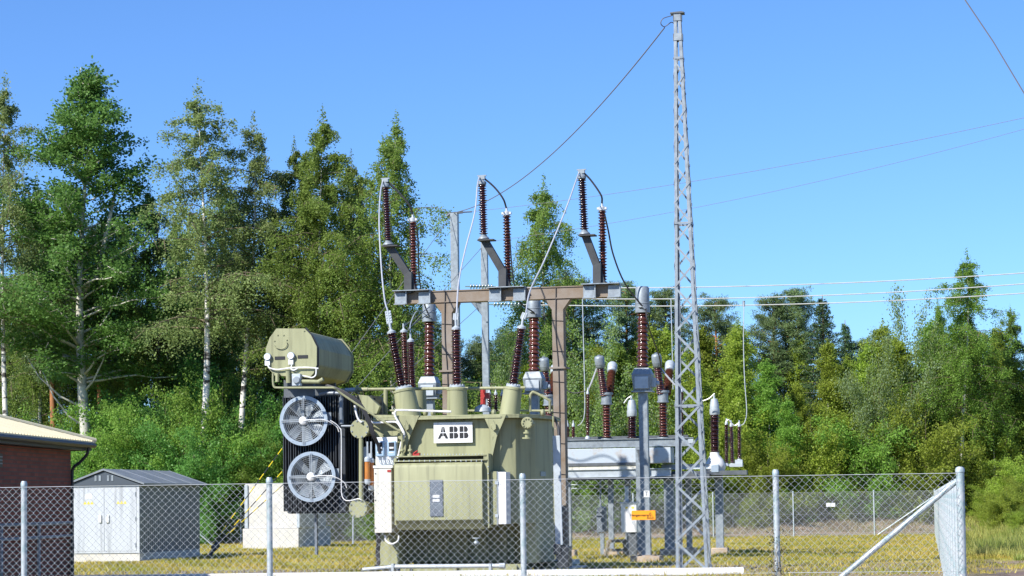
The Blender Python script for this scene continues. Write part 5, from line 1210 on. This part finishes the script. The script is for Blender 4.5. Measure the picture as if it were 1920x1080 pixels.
# ---------------------------------------------------------------- current transformers
CT = []
def current_tr(x, ytop, yc, yp0, yp1, yh, d, colx, ybase, lab):
    Fc = Frame((W(x, 700, d).x, d), YAW); g0 = GX(colx, d)
    r = empty("current_transformer", (g0.x, d, 0), Fc.yaw, lab, "current transformer", "row of tall current transformers")
    Zc = Vector((0, 0, 1)); s = d/FPX
    top = W(x, ytop, d); ct_ = W(x, yc, d); pb = W(x, yp1, d)
    mb = MB(); h1 = (top-ct_).length; hp = (W(x, yc-18, d)-ct_).length
    mb.lathe(ct_, ct_+Zc, [(.205, 0), (.215, .01), (.215, hp*.92), (.225, hp*.94), (.225, hp*1.0), (.20, hp*1.03), (.20, h1-.06), (.17, h1-.01), (.08, h1)], 28)
    mb.tube([ct_+Vector((-.12, -.2, hp*.55)), ct_+Vector((-.02, -.26, hp*.6)), ct_+Vector((.06, -.26, hp*.35))], .03, 6)
    mb.build("head", M['galv'], r, smooth=40)
    mb = MB(); mb.lathe(pb, ct_, [(q*(1-.10*t/(ct_-pb).length), t) for q, t in shed_profile((ct_-pb).length, .135, .195, 13)], 24); mb.build("porcelain_sheds", M['porcred'], r, smooth=60)
    q = Frame(pb, YAW); zb0 = pb.z
    zt_ = zb0-.005; zm = W(x, yp1+13, d).z; zl = W(x, yh, d).z
    mb = MB(); w0, w1 = .21, .29
    A = [q.w(-w0, -w0, zt_), q.w(w0, -w0, zt_), q.w(w0, w0, zt_), q.w(-w0, w0, zt_)]; B = [q.w(-w1, -w1, zm), q.w(w1, -w1, zm), q.w(w1, w1, zm), q.w(-w1, w1, zm)]; C = [q.w(-.24, -.24, zl), q.w(.24, -.24, zl), q.w(.24, .24, zl), q.w(-.24, .24, zl)]
    mb.add(A+B+C, [(0, 1, 2, 3), (11, 10, 9, 8)]+[(i, (i+1) % 4+0, (i+1) % 4+4, i+4) for i in range(4)]+[(i+4, (i+1) % 4+4, (i+1) % 4+8, i+8) for i in range(4)])
    mb.build("base_housing", M['galv'], r, smooth=0, bevel=.015)
    mb = MB(); mb.box(q, -.20, .20, -w1-.02, -w1+.05, zl+.05, zm-.06); mb.box(q, w1-.05, w1+.1, -.1, .1, zl+.1, zm-.1); mb.cyl(q.w(w1+.1, 0, zm-.25), q.w(w1+.18, 0, zm-.25), .07, n=10); mb.build("terminal_box", M['galvlight'], r, smooth=20, bevel=.01)
    mb = MB(); mb.box(q, -.30, .30, -.27, .27, zl-.04, zl-.002); b0 = g0; tp = q.w(0, 0, zl-.04)
    mb.bar(Vector((b0.x, d, .1)), Vector((tp.x, d, tp.z)), .25, .25, up=Fc.v); mb.build("support_column", M['galv'], r, smooth=0)
    mb = MB(); mb.box(Frame(g0, YAW), -.42, .42, -.42, .42, -.3, .16); mb.box(Frame(g0, YAW), -.25, .25, -.25, .25, .161, .185); mb.build("footing", M['footing'], r, bevel=.03)
    CT.append((r, ct_+Vector((.03, -.24, hp*.4)), q, Fc)); return r
c1 = current_tr(805, 566, 604, 604, 706, 746, 61.6, 818, 1050, "left current transformer with brown porcelain, partly behind the left gantry column")
c2 = current_tr(1001.5, 557, 596, 596, 697, 737, 60.2, 1008, 1050, "middle current transformer with brown porcelain, beside the right gantry column")
c3 = current_tr(1205, 537, 587, 587, 690, 733, 58.8, 1213, 1050, "right current transformer with brown porcelain, standing clear on its own steel column")
mb = MB(); mb.box(CT[2][3], .0, .1, 0, .1, 0, .1)
fr = Frame((GX(1212, 58.6).x, 58.6-.0), YAW); mb = MB(); a = fr.at(1207, 920, -.14); b = fr.at(1218, 932, -.14); mb.box(fr, a[0], b[0], -.142, -.128, b[2], a[2]); lt = mb.build("letter_sign", M['white'], c3)
text_mesh("T", .17, "letter", M['signink'], lt, fr.w((a[0]+b[0])/2, -.1435, (a[2]+b[2])/2), fr, .0005)
t3 = TOPS[2][1]; wire(catmull([t3, W(1140, 430, 57.5), W(1150, 478, 57.9), W(1172, 532, 58.3), CT[2][1]], 8), .024, 'rubber', "dark cable swooping from the right gantry insulator to the right current transformer", "lead_cable", "cable", "dark leads to the current transformers", 7)
t2_ = TOPS[1][1]; wire(catmull([t2_, W(955, 440, 58.5), W(962, 520, 59), W(974, 565, 59.5), CT[1][1]], 8), .022, 'rubber', "dark cable dropping behind the gantry beam to the middle current transformer", "lead_cable", "cable", "dark leads to the current transformers", 7)
t1_ = TOPS[0][1]; wire(catmull([t1_, W(783, 440, 59), W(786, 520, 60), W(796, 570, 61), CT[0][1]], 8), .022, 'rubber', "dark cable dropping behind the left upright insulator to the left current transformer", "lead_cable", "cable", "dark leads to the current transformers", 7)
wire(catmull([CT[2][1]+Vector((.05, 0, 0)), W(1214, 605, 58.5), W(1226, 640, 60), W(1236, 668, 62.5), W(1240, 690, 63.5)], 8), .02, 'rubber', "thin dark lead from the right current transformer head to the breaker behind", "lead_cable", "cable", "dark leads to the current transformers", 6)
wire(catmull([CT[0][1], W(783, 583, 58), W(770, 606, 55), Vector(tip4)], 8), .014, 'galvlight', "thin pale wire from the left current transformer to the rear bushings", "thin_lead", "cable", None, 5)
print("part d ok")
# ---------------------------------------------------------------- breaker frame with its apparatus
DB = 64.0; FR = Frame((W(1180, 850, DB).x, DB), YAW)
BR = empty("breaker_frame", tuple(GX(1180, DB)), FR.yaw, "long steel frame with pale blue rust stained tank, right of the transformer", "steel frame")
def R_(x, y, v=0): return FR.at(x, y, v)
def hbeam(x0, y0, x1, y1, v0, v1, m, name, h=None):
    a = R_(x0, y0, v0); b = R_(x1, y1, v0); zc = (a[2]+b[2])/2
    mb = MB(); hh = abs(a[2]-b[2]) if h is None else h
    return a, b
def pb(name, x0, y0, x1, y1, v0, v1, m, parent=BR, bev=0.0):
    mb = MB(); mb.pbox(FR, x0, y0, x1, y1, v0, v1); return mb.build(name, M[m], parent, smooth=0, bevel=bev)
def ibeam(name, x0, yt, x1, yb, v0, v1, m, parent=BR):      # channel: two flanges and a web set back
    a = R_(x0, yt, v0); b = R_(x1, yb, v0); mb = MB(); t = .02
    mb.box(FR, a[0], b[0], v0, v1, a[2]-t, a[2]); mb.box(FR, a[0], b[0], v0, v1, b[2], b[2]+t); mb.box(FR, a[0], b[0], v0+.05, v0+.07, b[2]+t, a[2]-t)
    return mb.build(name, M[m], parent, smooth=0)
ibeam("upper_beam", 1055, 825, 1300, 836, 0, .22, 'galv'); pb("upper_beam", 1058, 820, 1290, 824, .55, .75, 'darksteel'); pb("beam_end", 1290, 823, 1300, 831, -.03, .0, 'galvlight')
pb("insulating_tank", 1060, 842, 1258, 868, .02, .85, 'tanklight', bev=.02)
pb("ledge", 1066, 872, 1200, 880, .01, .10, 'cabinet'); pb("dark_channel", 1064, 869, 1204, 872, -.02, .5, 'darksteel')
ibeam("lower_beam", 1055, 881, 1258, 893, 0, .2, 'galvlight'); pb("dark_beam", 1055, 893, 1330, 897, .1, .5, 'darksteel')
ibeam("cross_beam", 1240, 871, 1345, 879, .6, .8, 'galvlight'); pb("dark_beam", 1255, 884, 1400, 890, .5, .9, 'darksteel')
mb = MB()
for y in (909, 916): mb.tube([FR.pw(1058, y, .9), FR.pw(1340, y-1, .9)], .018, 6)
mb.split("pull_rod", M['galvlight'], BR)
for k, (x, yt, yb, w_, v) in enumerate(((1197, 838, 1042, .19, -.3), (1144, 897, 1014, .16, .8), (1253, 893, 1040, .30, .4), (1290, 897, 1028, .17, 1.6), (1347, 890, 1034, .24, 1.2), (1176, 897, 950, .18, 1.6), (1063, 837, 1020, .18, .3))):
    a = R_(x, yt, v); g = a[0]; mb = MB(); mb.box(FR, g-w_/2, g+w_/2, v, v+w_, -.1, a[2]-.004); mb.build("leg", M['galv'], BR, smooth=0)
    mb = MB(); mb.box(FR, g-w_/2-.14, g+w_/2+.14, v-.16, v+w_+.16, -.3, .22); mb.build("footing", M['footing'], BR, bevel=.03, smooth=20)
mb = MB(); mb.prism([FR.pw(1193, 843, -.3), FR.pw(1199, 843, -.3), FR.pw(1203, 868, -.3), FR.pw(1198, 868, -.3)], FR.v*.1); mb.build("strut", M['darksteel'], BR, smooth=0)
# breaker poles with two splayed heads
def breaker(x, yb, yh0, yh1, heads, d_off, lab):
    base = FR.pw(x, yb, .6+d_off); r = empty("circuit_breaker_pole", tuple(base), FR.yaw, lab, "circuit breaker", "circuit breaker poles")
    hb = FR.pw(x-1, yh1, .6+d_off)
    porcelain(r, base, hb, .10, .165, 12, 'porcred', seg=16)
    mb = MB(); ht = FR.pw(x-1, yh0, .6+d_off); mb.lathe(hb, ht, [(.15, 0), (.19, .02), (.19, .06), (.165, .07), (.165, (ht-hb).length*.8), (.20, (ht-hb).length*.82), (.20, (ht-hb).length)], 16); mb.build("pole_housing", M['galv'], r, smooth=40); mb = MB(); mb.lathe(base-Vector((0, 0, .25)), base, [(.2, 0), (.22, .1), (.2, .25)], 16); mb.build("pole_base", M['galv'], r, bevel=0)
    for (x0, y0_, x1, y1_, yt, dv, m) in heads:
        p0 = FR.pw(x0, y0_, .6+d_off+dv*.2); p1 = FR.pw(x1, y1_, .6+d_off+dv); porcelain(r, p0, p1, .095, .145, 14, 'porcred', seg=16, taper=.95)
        dd = (p1-p0).normalized(); h = (W(x1, yt, 64)-W(x1, y1_, 64)).length
        mb = MB(); mb.lathe(p1, p1+dd, [(.12, 0), (.145, .02), (.148, h*.30), (.158, h*.31), (.158, h*.78), (.13, h*.90), (.05, h*.95), (.05, h), (.01, h)], 18); mb.build("head_cap", M[m], r, smooth=50)
    return r
breaker(1138, 822, 736, 760, [(1133, 742, 1126, 690, 665, -.3, 'galv'), (1142, 742, 1147, 697, 674, .9, 'galvlight')], 0, "left circuit breaker pole on the frame, with two splayed grey headed brown insulators")
breaker(1244, 820, 732, 756, [(1239, 738, 1233, 688, 661, -.3, 'galv'), (1250, 738, 1255, 695, 671, .9, 'galvlight')], 0, "right circuit breaker pole, with two splayed heads, beside the lattice mast")
breaker(1030, 822, 740, 762, [(1027, 744, 1022, 695, 668, -.3, 'galv'), (1034, 744, 1040, 700, 680, .9, 'galvlight')], 0, "circuit breaker pole mostly hidden behind the middle current transformer and gantry column")
# post insulators and instrument transformers
def post_ins(x, yb, yt, rc, rs, n, v, lab, m='porc', cap=10, top=None, base=True, xt=None):
    b_ = FR.pw(x, yb, v); t = FR.pw(x if xt is None else xt, yt, v); r = empty("post_insulator", tuple(b_), FR.yaw, lab, "insulator", "small insulators on the breaker frame")
    porcelain(r, b_, t, rc, rs, n, m, seg=14)
    mb = MB(); d = (t-b_).normalized(); mb.lathe(t, t+d, [(rc*1.1, 0), (rc*1.2, .05), (rc*.7, .1), (.02, .12), (.02, .2)], 14); mb.lathe(b_-d*.1, b_, [(rs*1.2, 0), (rs*1.1, .05), (rc, .1)], 14); mb.build("fitting", M['galvlight'], r); return r
post_ins(1102, 817, 739, .04, .075, 20, .1, "slim dark insulator standing left of the left circuit breaker pole")
post_ins(1278, 817, 735, .045, .085, 18, .1, "slim dark insulator seen through the lattice mast")
post_ins(1362, 868, 796, .045, .085, 18, 1.0, "first of the two close slim insulators right of the white based voltage transformer")
post_ins(1373, 868, 800, .045, .09, 18, .8, "second of the two close slim insulators right of the white based voltage transformer", xt=1371)
r_ = post_ins(1386, 860, 800, .042, .075, 17, .7, "outermost slim insulator at the right end of the frame")
mb = MB(); mb.pbox(FR, 1368, 869, 1392, 875, .5, .8); mb.pbox(FR, 1378, 862, 1392, 870, .6, .8); mb.build("base_arm", M['galvlight'], r_, smooth=0)
post_ins(1064, 835, 800, .045, .08, 10, .8, "short insulator close to the right gantry column, left one", 'porc')
post_ins(1075, 835, 800, .045, .08, 10, 1.2, "short insulator close to the right gantry column, right one", 'porc')
def volt(x, yb, yc, yt, rc, v, lab, bulb):
    b_ = FR.pw(x, yb, v); r = empty("voltage_transformer", tuple(b_), FR.yaw, lab, "voltage transformer"); c = FR.pw(x, yc, v); t = FR.pw(x-1, yt, v)
    porcelain(r, b_, c, rc, rc*1.55, 18 if bulb else 9, 'porc', seg=16); mb = MB(); h = (t-c).length
    mb.lathe(c, t, [(rc*1.3, 0), (rc*1.45, .04), (rc*1.45, h*.35), (rc*1.3, h*.36), (rc*1.3, h*.6), (rc*.95, h*.95), (rc*.3, h), (rc*.25, h+.12)], 18); mb.build("head", M['galvlight'], r, smooth=40)
    if bulb:
        q = FR.pw(x+2, 884, v); h = b_.z-q.z; mb = MB(); mb.lathe(q, b_, [(.28, 0), (.32, h*.15), (.33, h*.35), (.26, h*.6), (.15, h*.85), (.15, h)], 20); mb.build("white_base", M['white'], r, smooth=50)
        mb = MB(); mb.pbox(FR, x-7, 871, x+8, 886, v-.42, v-.3); mb.build("terminal_box", M['fanring'], r, bevel=.02)
        mb = MB(); mb.pbox(FR, x-8, 885, x+30, 891, v-.3, v+.3); mb.build("base_plate", M['darksteel'], r, smooth=0)
    return r
volt(1340, 848, 778, 747, .11, .9, "voltage transformer with white bulging base and long brown porcelain, right of the mast", True)
volt(1185, 823, 781, 749, .11, .5, "short voltage transformer with conical grey head, left of the right current transformer column", False)
# leads among the breakers
for (pts, rr, m, lab) in (
    ([(1102, 733), (1110, 715), (1120, 688)], .028, 'alu', "pale lead from the slim insulator up to the left breaker head"),
    ([(1236, 686), (1248, 702), (1266, 722)], .03, 'alu', "pale bar lead sloping from the right breaker head to the mast"),
    ([(1058, 728), (1075, 737), (1100, 733)], .018, 'rubber', "dark lead sagging from the gantry column to the slim insulator"),
    ([(1183, 743), (1176, 748), (1170, 756)], .02, 'alu', "short pale lead curving off the short voltage transformer"),
    ([(1340, 738), (1330, 747), (1318, 752)], .02, 'alu', "short pale lead from the tall voltage transformer towards the mast"),
    ([(1362, 790), (1366, 787), (1372, 794), (1378, 798), (1386, 793)], .022, 'alu', "short pale loop linking the slim insulators at the right end")):
    wire(catmull([FR.pw(x, y, .4) for x, y in pts], 6), rr, m, lab, "lead", "cable", "leads among the breakers", 6)
for (a, b, dd) in (((700, 640, 70), (880, 520, 84), 0), ((640, 760, 66), (760, 585, 62), 0)):
    pass
# thin supply wires left of the bushings
for k, (x0, y0_, x1, y1_) in enumerate(((757, 612, 806, 575), (765, 616, 812, 582))):
    wire([W(x0, y0_, 54), W(x1, y1_, 60.5)], .014, 'aludark', ("upper", "lower")[k]+" of two short thin wires between the rear bushings and the left current transformer", "thin_lead", "cable", "thin leads at the rear bushings")
# control cabinet, grey motor box and trestle
mb = MB(); d = 62.0; FX = Frame((W(1180, 960, d).x, d), YAW); r = empty("control_cabinet", tuple(GX(1180, d)), FX.yaw, "white control cabinet with yellow labels on a dark post beside the warning sign", "cabinet")
mb.pbox(FX, 1164, 944, 1194, 998, 0, .3); mb.build("case", M['white'], r, bevel=.01)
mb = MB(); mb.pbox(FX, 1162.5, 941, 1195, 944, -.03, .34); mb.build("lid", M['galvlight'], r)
mb = MB()
for x in (1172, 1184): mb.pbox(FX, x, 950, x+5, 953.5, -.006, -.001)
mb.split("yellow_label", M['yellow'], r)
a = FX.at(1186, 998, .1); mb = MB(); mb.box(FX, a[0]-.12, a[0]+.12, .06, .22, -.1, a[2]-.003); mb.build("post", M['darksteel'], r, smooth=0)
a = FX.at(1176, 941, .1); mb = MB(); mb.tube([FX.pw(1175, 940, .1), FX.pw(1175, 912, .1)], .06, 8); mb.build("cable_riser", M['galvlight'], r)
FX = Frame((W(1127, 970, 66).x, 66), YAW); r = empty("motor_box", tuple(GX(1128, 66)), FX.yaw, "dark blue grey drive box on a thin pole left of the white control cabinet", "box")
mb = MB(); mb.pprism(FX, [(1120, 953), (1125, 949), (1134, 952), (1136, 996), (1119, 1000), (1118, 960)], 0, .35); mb.build("case", M['shedgrey'], r, bevel=.02)
mb = MB(); mb.tube([FX.pw(1126, 952, .1), FX.pw(1126, 893, .1)], .03, 8); mb.build("riser_pipe", M["galv"], r); mb = MB(); a = FX.at(1129, 1000, .1); mb.box(FX, a[0]-.06, a[0]+.06, .05, .17, -.1, a[2]); mb.build("pole", M['galv'], r)
FX = Frame((W(1158, 1040, 62.5).x, 62.5), YAW); r = empty("trestle", tuple(GX(1158, 62.5)), FX.yaw, "low weathered wooden trestle on the grass under the breaker frame", "trestle")
mb = MB(); mb.pbox(FX, 1137, 1012, 1174, 1017, 0, .5); mb.build("top_board", M['wood'], r, smooth=0)
for (x0, x1, v) in ((1140, 1133, 0), (1171, 1179, 0), (1142, 1137, .5), (1169, 1176, .5)):
    mb = MB(); p = FX.pw(x0, 1016, v); q = FX.pw(x1, 1048, v); q.z = 0; mb.bar(p, q, .09, .07); mb.build("leg", M['wood'], r, smooth=0)
mb = MB(); mb.pbox(FX, 1141, 1029, 1172, 1034, .02, .08); mb.build("rail", M['wood'], r, smooth=0)

# ---------------------------------------------------------------- white concrete fire wall and its footing
FC = Frame((W(530, 1000, 83).x, 83), YAW); r = empty("concrete_wall", tuple(GX(530, 83)), FC.yaw, "pale concrete wall block on a wider footing, left of and behind the radiator", "concrete wall")
a = FC.at(458, 907, 0); b = FC.at(562, 990, 0); zl = b[2]
mb = MB(); mb.box(FC, a[0], b[0], .1, 3.6, zl, a[2]); mb.build("upper_block", M['concrete'], r, bevel=.015)
a2 = FC.at(455, 990, 0); b2_ = FC.at(560, 1027, 0); mb = MB(); mb.box(FC, a2[0], b2_[0], 0, 4.4, -.2, zl-.003); mb.build("footing", M['concrete'], r, bevel=.015)
mb = MB(); mb.box(FC, a[0]-.01, a[0]+.12, .04, .098, zl+.02, a[2]-.05); mb.box(FC, b[0]-.14, b[0]-.02, .04, .098, zl+.02, zl+.7); mb.build("edge_strip", M['galvlight'], r, smooth=0)

# ---------------------------------------------------------------- kiosk
d = 66.0; FKk = Frame((W(262, 950, d).x, d), YAW); q = FKk
def Q(x, y, v=0): return q.at(x, y, v)
K = empty("kiosk_substation", tuple(q.w(0, 0, 0)), q.yaw, "small grey kiosk with white double doors and low pitched roof, left of the transformer", "kiosk")
ul = Q(134, 980)[0]; ur = Q(262, 980)[0]; ze = Q(262, 909)[2]; zpk = Q(196, 883)[2]; Lk = 5.4; zp = .28
mb = MB(); mb.box(q, ul, ur, .012, Lk, zp, ze); 
mb.build("walls", M['shedgrey'], K, smooth=0)
um = (ul+ur)/2; mb = MB(); mb.prism([q.w(ul-.10, -.1, ze+.001), q.w(ur+.12, -.1, ze+.001), q.w(um, -.1, zpk-.02)], q.v*(Lk+.2)); gb = mb.build("gable", M['gablegrey'], K, smooth=0)
mb = MB()
for s, u in ((-1, ul-.18), (1, ur+.22)):
    A = q.w(um, -.16, zpk+.015); B = q.w(u, -.16, ze+.0); mb.prism([A, B, B+Vector((0, 0, .05)), A+Vector((0, 0, .05))], q.v*(Lk+.35))
    n = 5
    for k in range(n): mb.prism([A+q.v*(k*(Lk+.3)/(n-1))+Vector((0, 0, .051)), B+q.v*(k*(Lk+.3)/(n-1))+Vector((0, 0, .051)), B+q.v*(k*(Lk+.3)/(n-1))+Vector((0, 0, .062)), A+q.v*(k*(Lk+.3)/(n-1))+Vector((0, 0, .062))], q.v*.03)
mb.build("roof", M['roofgrey'], K, smooth=0)
mb = MB()
for k in (-3.2, -1.6, 1.6, 3.2): 
    for j in range(1): mb.box(q, um+k*.09-.035, um+k*.09+.035, -.115, -.101, ze+.14, ze+.32)
mb.build("vent", M['galv'], gb)
mb = MB(); mb.box(q, ul, ur, 0, Lk, -.1, zp-.002); mb.build("plinth", M['concrete'], K, bevel=.01)
mb = MB(); mb.box(q, ul+.0, ur, -.03, .010, zp, zp+.06); mb.box(q, ul, ur, -.03, .01, ze-.08, ze-.002); mb.box(q, ul, ul+.07, -.03, .01, zp+.06, ze-.08); mb.box(q, ur-.1, ur, -.03, .01, zp+.06, ze-.08); mb.build("door_frame", M['shedwhite'], K, smooth=0)
dm = um-.03
for (x0, x1, hx) in ((ul+.075, dm-.005, dm-.13), (dm+.005, ur-.105, dm+.13)):
    mb = MB(); mb.box(q, x0, x1, -.035, .008, zp+.065, ze-.085); dr = mb.build("door", M['shedwhite'], K, smooth=0, bevel=.004)
    mb = MB(); zh = zp+(ze-zp)*.52; mb.box(q, hx-.05, hx+.05, -.075, -.036, zh-.16, zh+.10); mb.build("handle", M['white'], dr, bevel=.015)
    mb = MB(); xm = (x0+x1)/2+(.05 if x0 > dm else 0); zz = ze-.56; 
    for kx in range(3):
        S = .055; cx = xm+(kx-1)*.12; mb.prism([q.w(cx-S, -.040, zz-S*.8), q.w(cx+S, -.040, zz-S*.8), q.w(cx, -.040, zz+S)], q.v*.003)
    mb.split("warning_label", M['yellow'], dr, smooth=0)
    mb = MB()
    for zq in (zp+.25, (zp+ze)/2, ze-.3): xh = x0+.02 if x0 < dm else x1-.02; mb.box(q, xh-.012, xh+.012, -.055, -.036, zq-.07, zq+.07)
    mb.split("hinge", M['galv'], dr, smooth=0)
mb = MB(); xm = (ul+.08+dm)/2; mb.box(q, xm-.12, xm+.12, -.041, -.0355, ze-.42, ze-.27); mb.build("white_plate", M['glass'], K)
mb = MB(); n = 30
for k in range(n): v = .1+k*(Lk-.2)/n; mb.box(q, ur+.001, ur+.005, v, v+.07, zp+.02, ze-.03)
mb.split("side_rib", M['shedgrey'], K, smooth=0)

# ---------------------------------------------------------------- brick building at the left edge
dB = 48.0; cB = W(133, 950, dB); FBd = Frame((cB.x, dB), 4.0); q = FBd
Bd = empty("brick_building", tuple(q.w(0, 0, 0)), q.yaw, "dark red brick building with cream hipped roof and black gutter, farthest left", "building")
zw = q.at(133, 845, 0)[2]; LB = 18.0; WB = 12.0
mb = MB(); mb.box(q, -WB, 0, -LB, 0, -.2, zw); mb.build("wall", M['brick'], Bd, smooth=0)
oh = .36; zE = zw+.02
mb = MB(); mb.box(q, -WB-oh, oh, -LB-oh, oh, zE, zE+.04); mb.build("soffit", M['soffit'], Bd, smooth=0)
mb = MB(); 
for (u0, u1, v0, v1) in ((oh, oh+.03, -LB-oh, oh+.03), (-WB-oh, oh, oh, oh+.03)): mb.box(q, u0, u1, v0, v1, zE-.02, zE+.17)
mb.split("fascia_board", M['fascia'], Bd, smooth=0)
mb = MB(); mb.tube([q.w(oh+.09, -LB-oh, zE+.10), q.w(oh+.09, oh+.02, zE+.10)], .062, 10); mb.build("gutter", M['fascia'], Bd)
e0 = oh+.10; pit = .30; half = (WB+2*e0)/2; zr = zE+.19
c_ = [q.w(e0, e0, zr), q.w(e0, -LB-e0, zr), q.w(-WB-e0, -LB-e0, zr), q.w(-WB-e0, e0, zr)]
r0 = q.w(-WB/2, e0-half, zr+half*pit); r1 = q.w(-WB/2, -LB-e0+half, zr+half*pit)
mb = MB(); th = Vector((0, 0, -.03)); V_ = c_+[r0, r1]; mb.add(V_+[p+th for p in V_], [(0, 4, 5, 1), (1, 5, 2), (2, 5, 4, 3), (3, 4, 0), (6, 7, 11, 10), (7, 8, 11), (8, 9, 10, 11), (9, 6, 10), (0, 1, 7, 6), (1, 2, 8, 7), (2, 3, 9, 8), (3, 0, 6, 9)])
# tile sheet ridges running up the visible slopes
up_ = (Vector((0, 0, 1))*pit-q.u).normalized()
for k in range(92):
    v = e0-.05-k*.2
    if v < -LB: break
    L = min(half, e0-v)*.985; p = q.w(e0-.005, v, zr+.012); mb.tube([p, p+(Vector((0, 0, pit))-q.u)*L], .022, 5)
mb.build("roof", M['creamroof'], Bd, smooth=20)
mb = MB(); mb.tube([c_[0]+Vector((0, 0, .03)), r0+Vector((0, 0, .04))], .06, 8); mb.tube([r0+Vector((0, 0, .04)), r1+Vector((0, 0, .04))], .06, 8); mb.build("ridge_cap", M['creamroof'], Bd)
mb = MB(); mb.tube(catmull([q.w(oh+.09, -.1, zE+.05), q.w(oh+.05, -.1, zE-.12), q.w(.25, -.12, zE-.3), q.w(.09, -.14, zE-.45), q.w(.07, -.14, zE-.8), q.w(.07, -.14, .1)], 5), .036, 8); mb.build("downpipe", M['fascia'], Bd)
c = q.at(18, 850, -5.5); uu = 0.0
yy = -5.2; zz = zw-.32
mb = MB(); mb.box(q, .002, .012, yy-.14, yy+.14, zz-.14, zz+.14); mb.build("vent", M['fascia'], Bd, smooth=0)
mb = MB()
for dz in (-.07, 0, .07): mb.box(q, .013, .02, yy-.12, yy+.12, zz+dz-.012, zz+dz+.012)
mb.split("vent_slat", M['galv'], Bd, smooth=0)
# pipe rail along the wall
r = empty("pipe_rail", tuple(q.w(.35, -.3, 0)), q.yaw, "two bar blue grey pipe rail in front of the brick wall", "railing")
mb = MB()
for z in (1.42, 1.12): mb.tube([q.w(.06, -.1, z), q.w(.06, -14, z)], .035, 8)
mb.build("rail", M['shedgrey'], r)
for k in range(6): mb = MB(); mb.tube([q.w(.06, -.1-k*2.6, 0), q.w(.06, -.1-k*2.6, 1.45)], .04, 8); mb.build("post", M['shedgrey'], r)

# ---------------------------------------------------------------- climbing dry weeds on a fence post
rng = np.random.default_rng(3); pp = fp[4]; C = []; mb = MB()
for k in range(26):
    a = rng.uniform(0, 6.28); z1 = rng.uniform(.75, 1.42); pts = [Vector((pp.x+.04*math.cos(a+t*5), pp.y+.045*math.sin(a+t*5)-.02, z1*t)) for t in np.linspace(0, 1, 9)]
    pts[-1] += Vector((rng.normal()*.04, -.02, .03)); mb.tube(pts, .004, 3)
    for p in pts[3:]:
        C.append(np.array(p)+rng.normal(size=(9, 3))*np.array([.035, .03, .035]))
r = empty("climbing_weed", (pp.x, pp.y, 0), 0, "dark dry weed climbing the fence post between the mast and the corner post", "weed")
mb.build("stems", M['wood'], r); me = leaf_mesh("leaves", np.concatenate(C)-np.array([pp.x, pp.y, 0]), .022, rng, M['l_weed']); o = bpy.data.objects.new("leaves", me); scene.collection.objects.link(o); o.parent = r
print("all ok", len(bpy.data.objects))
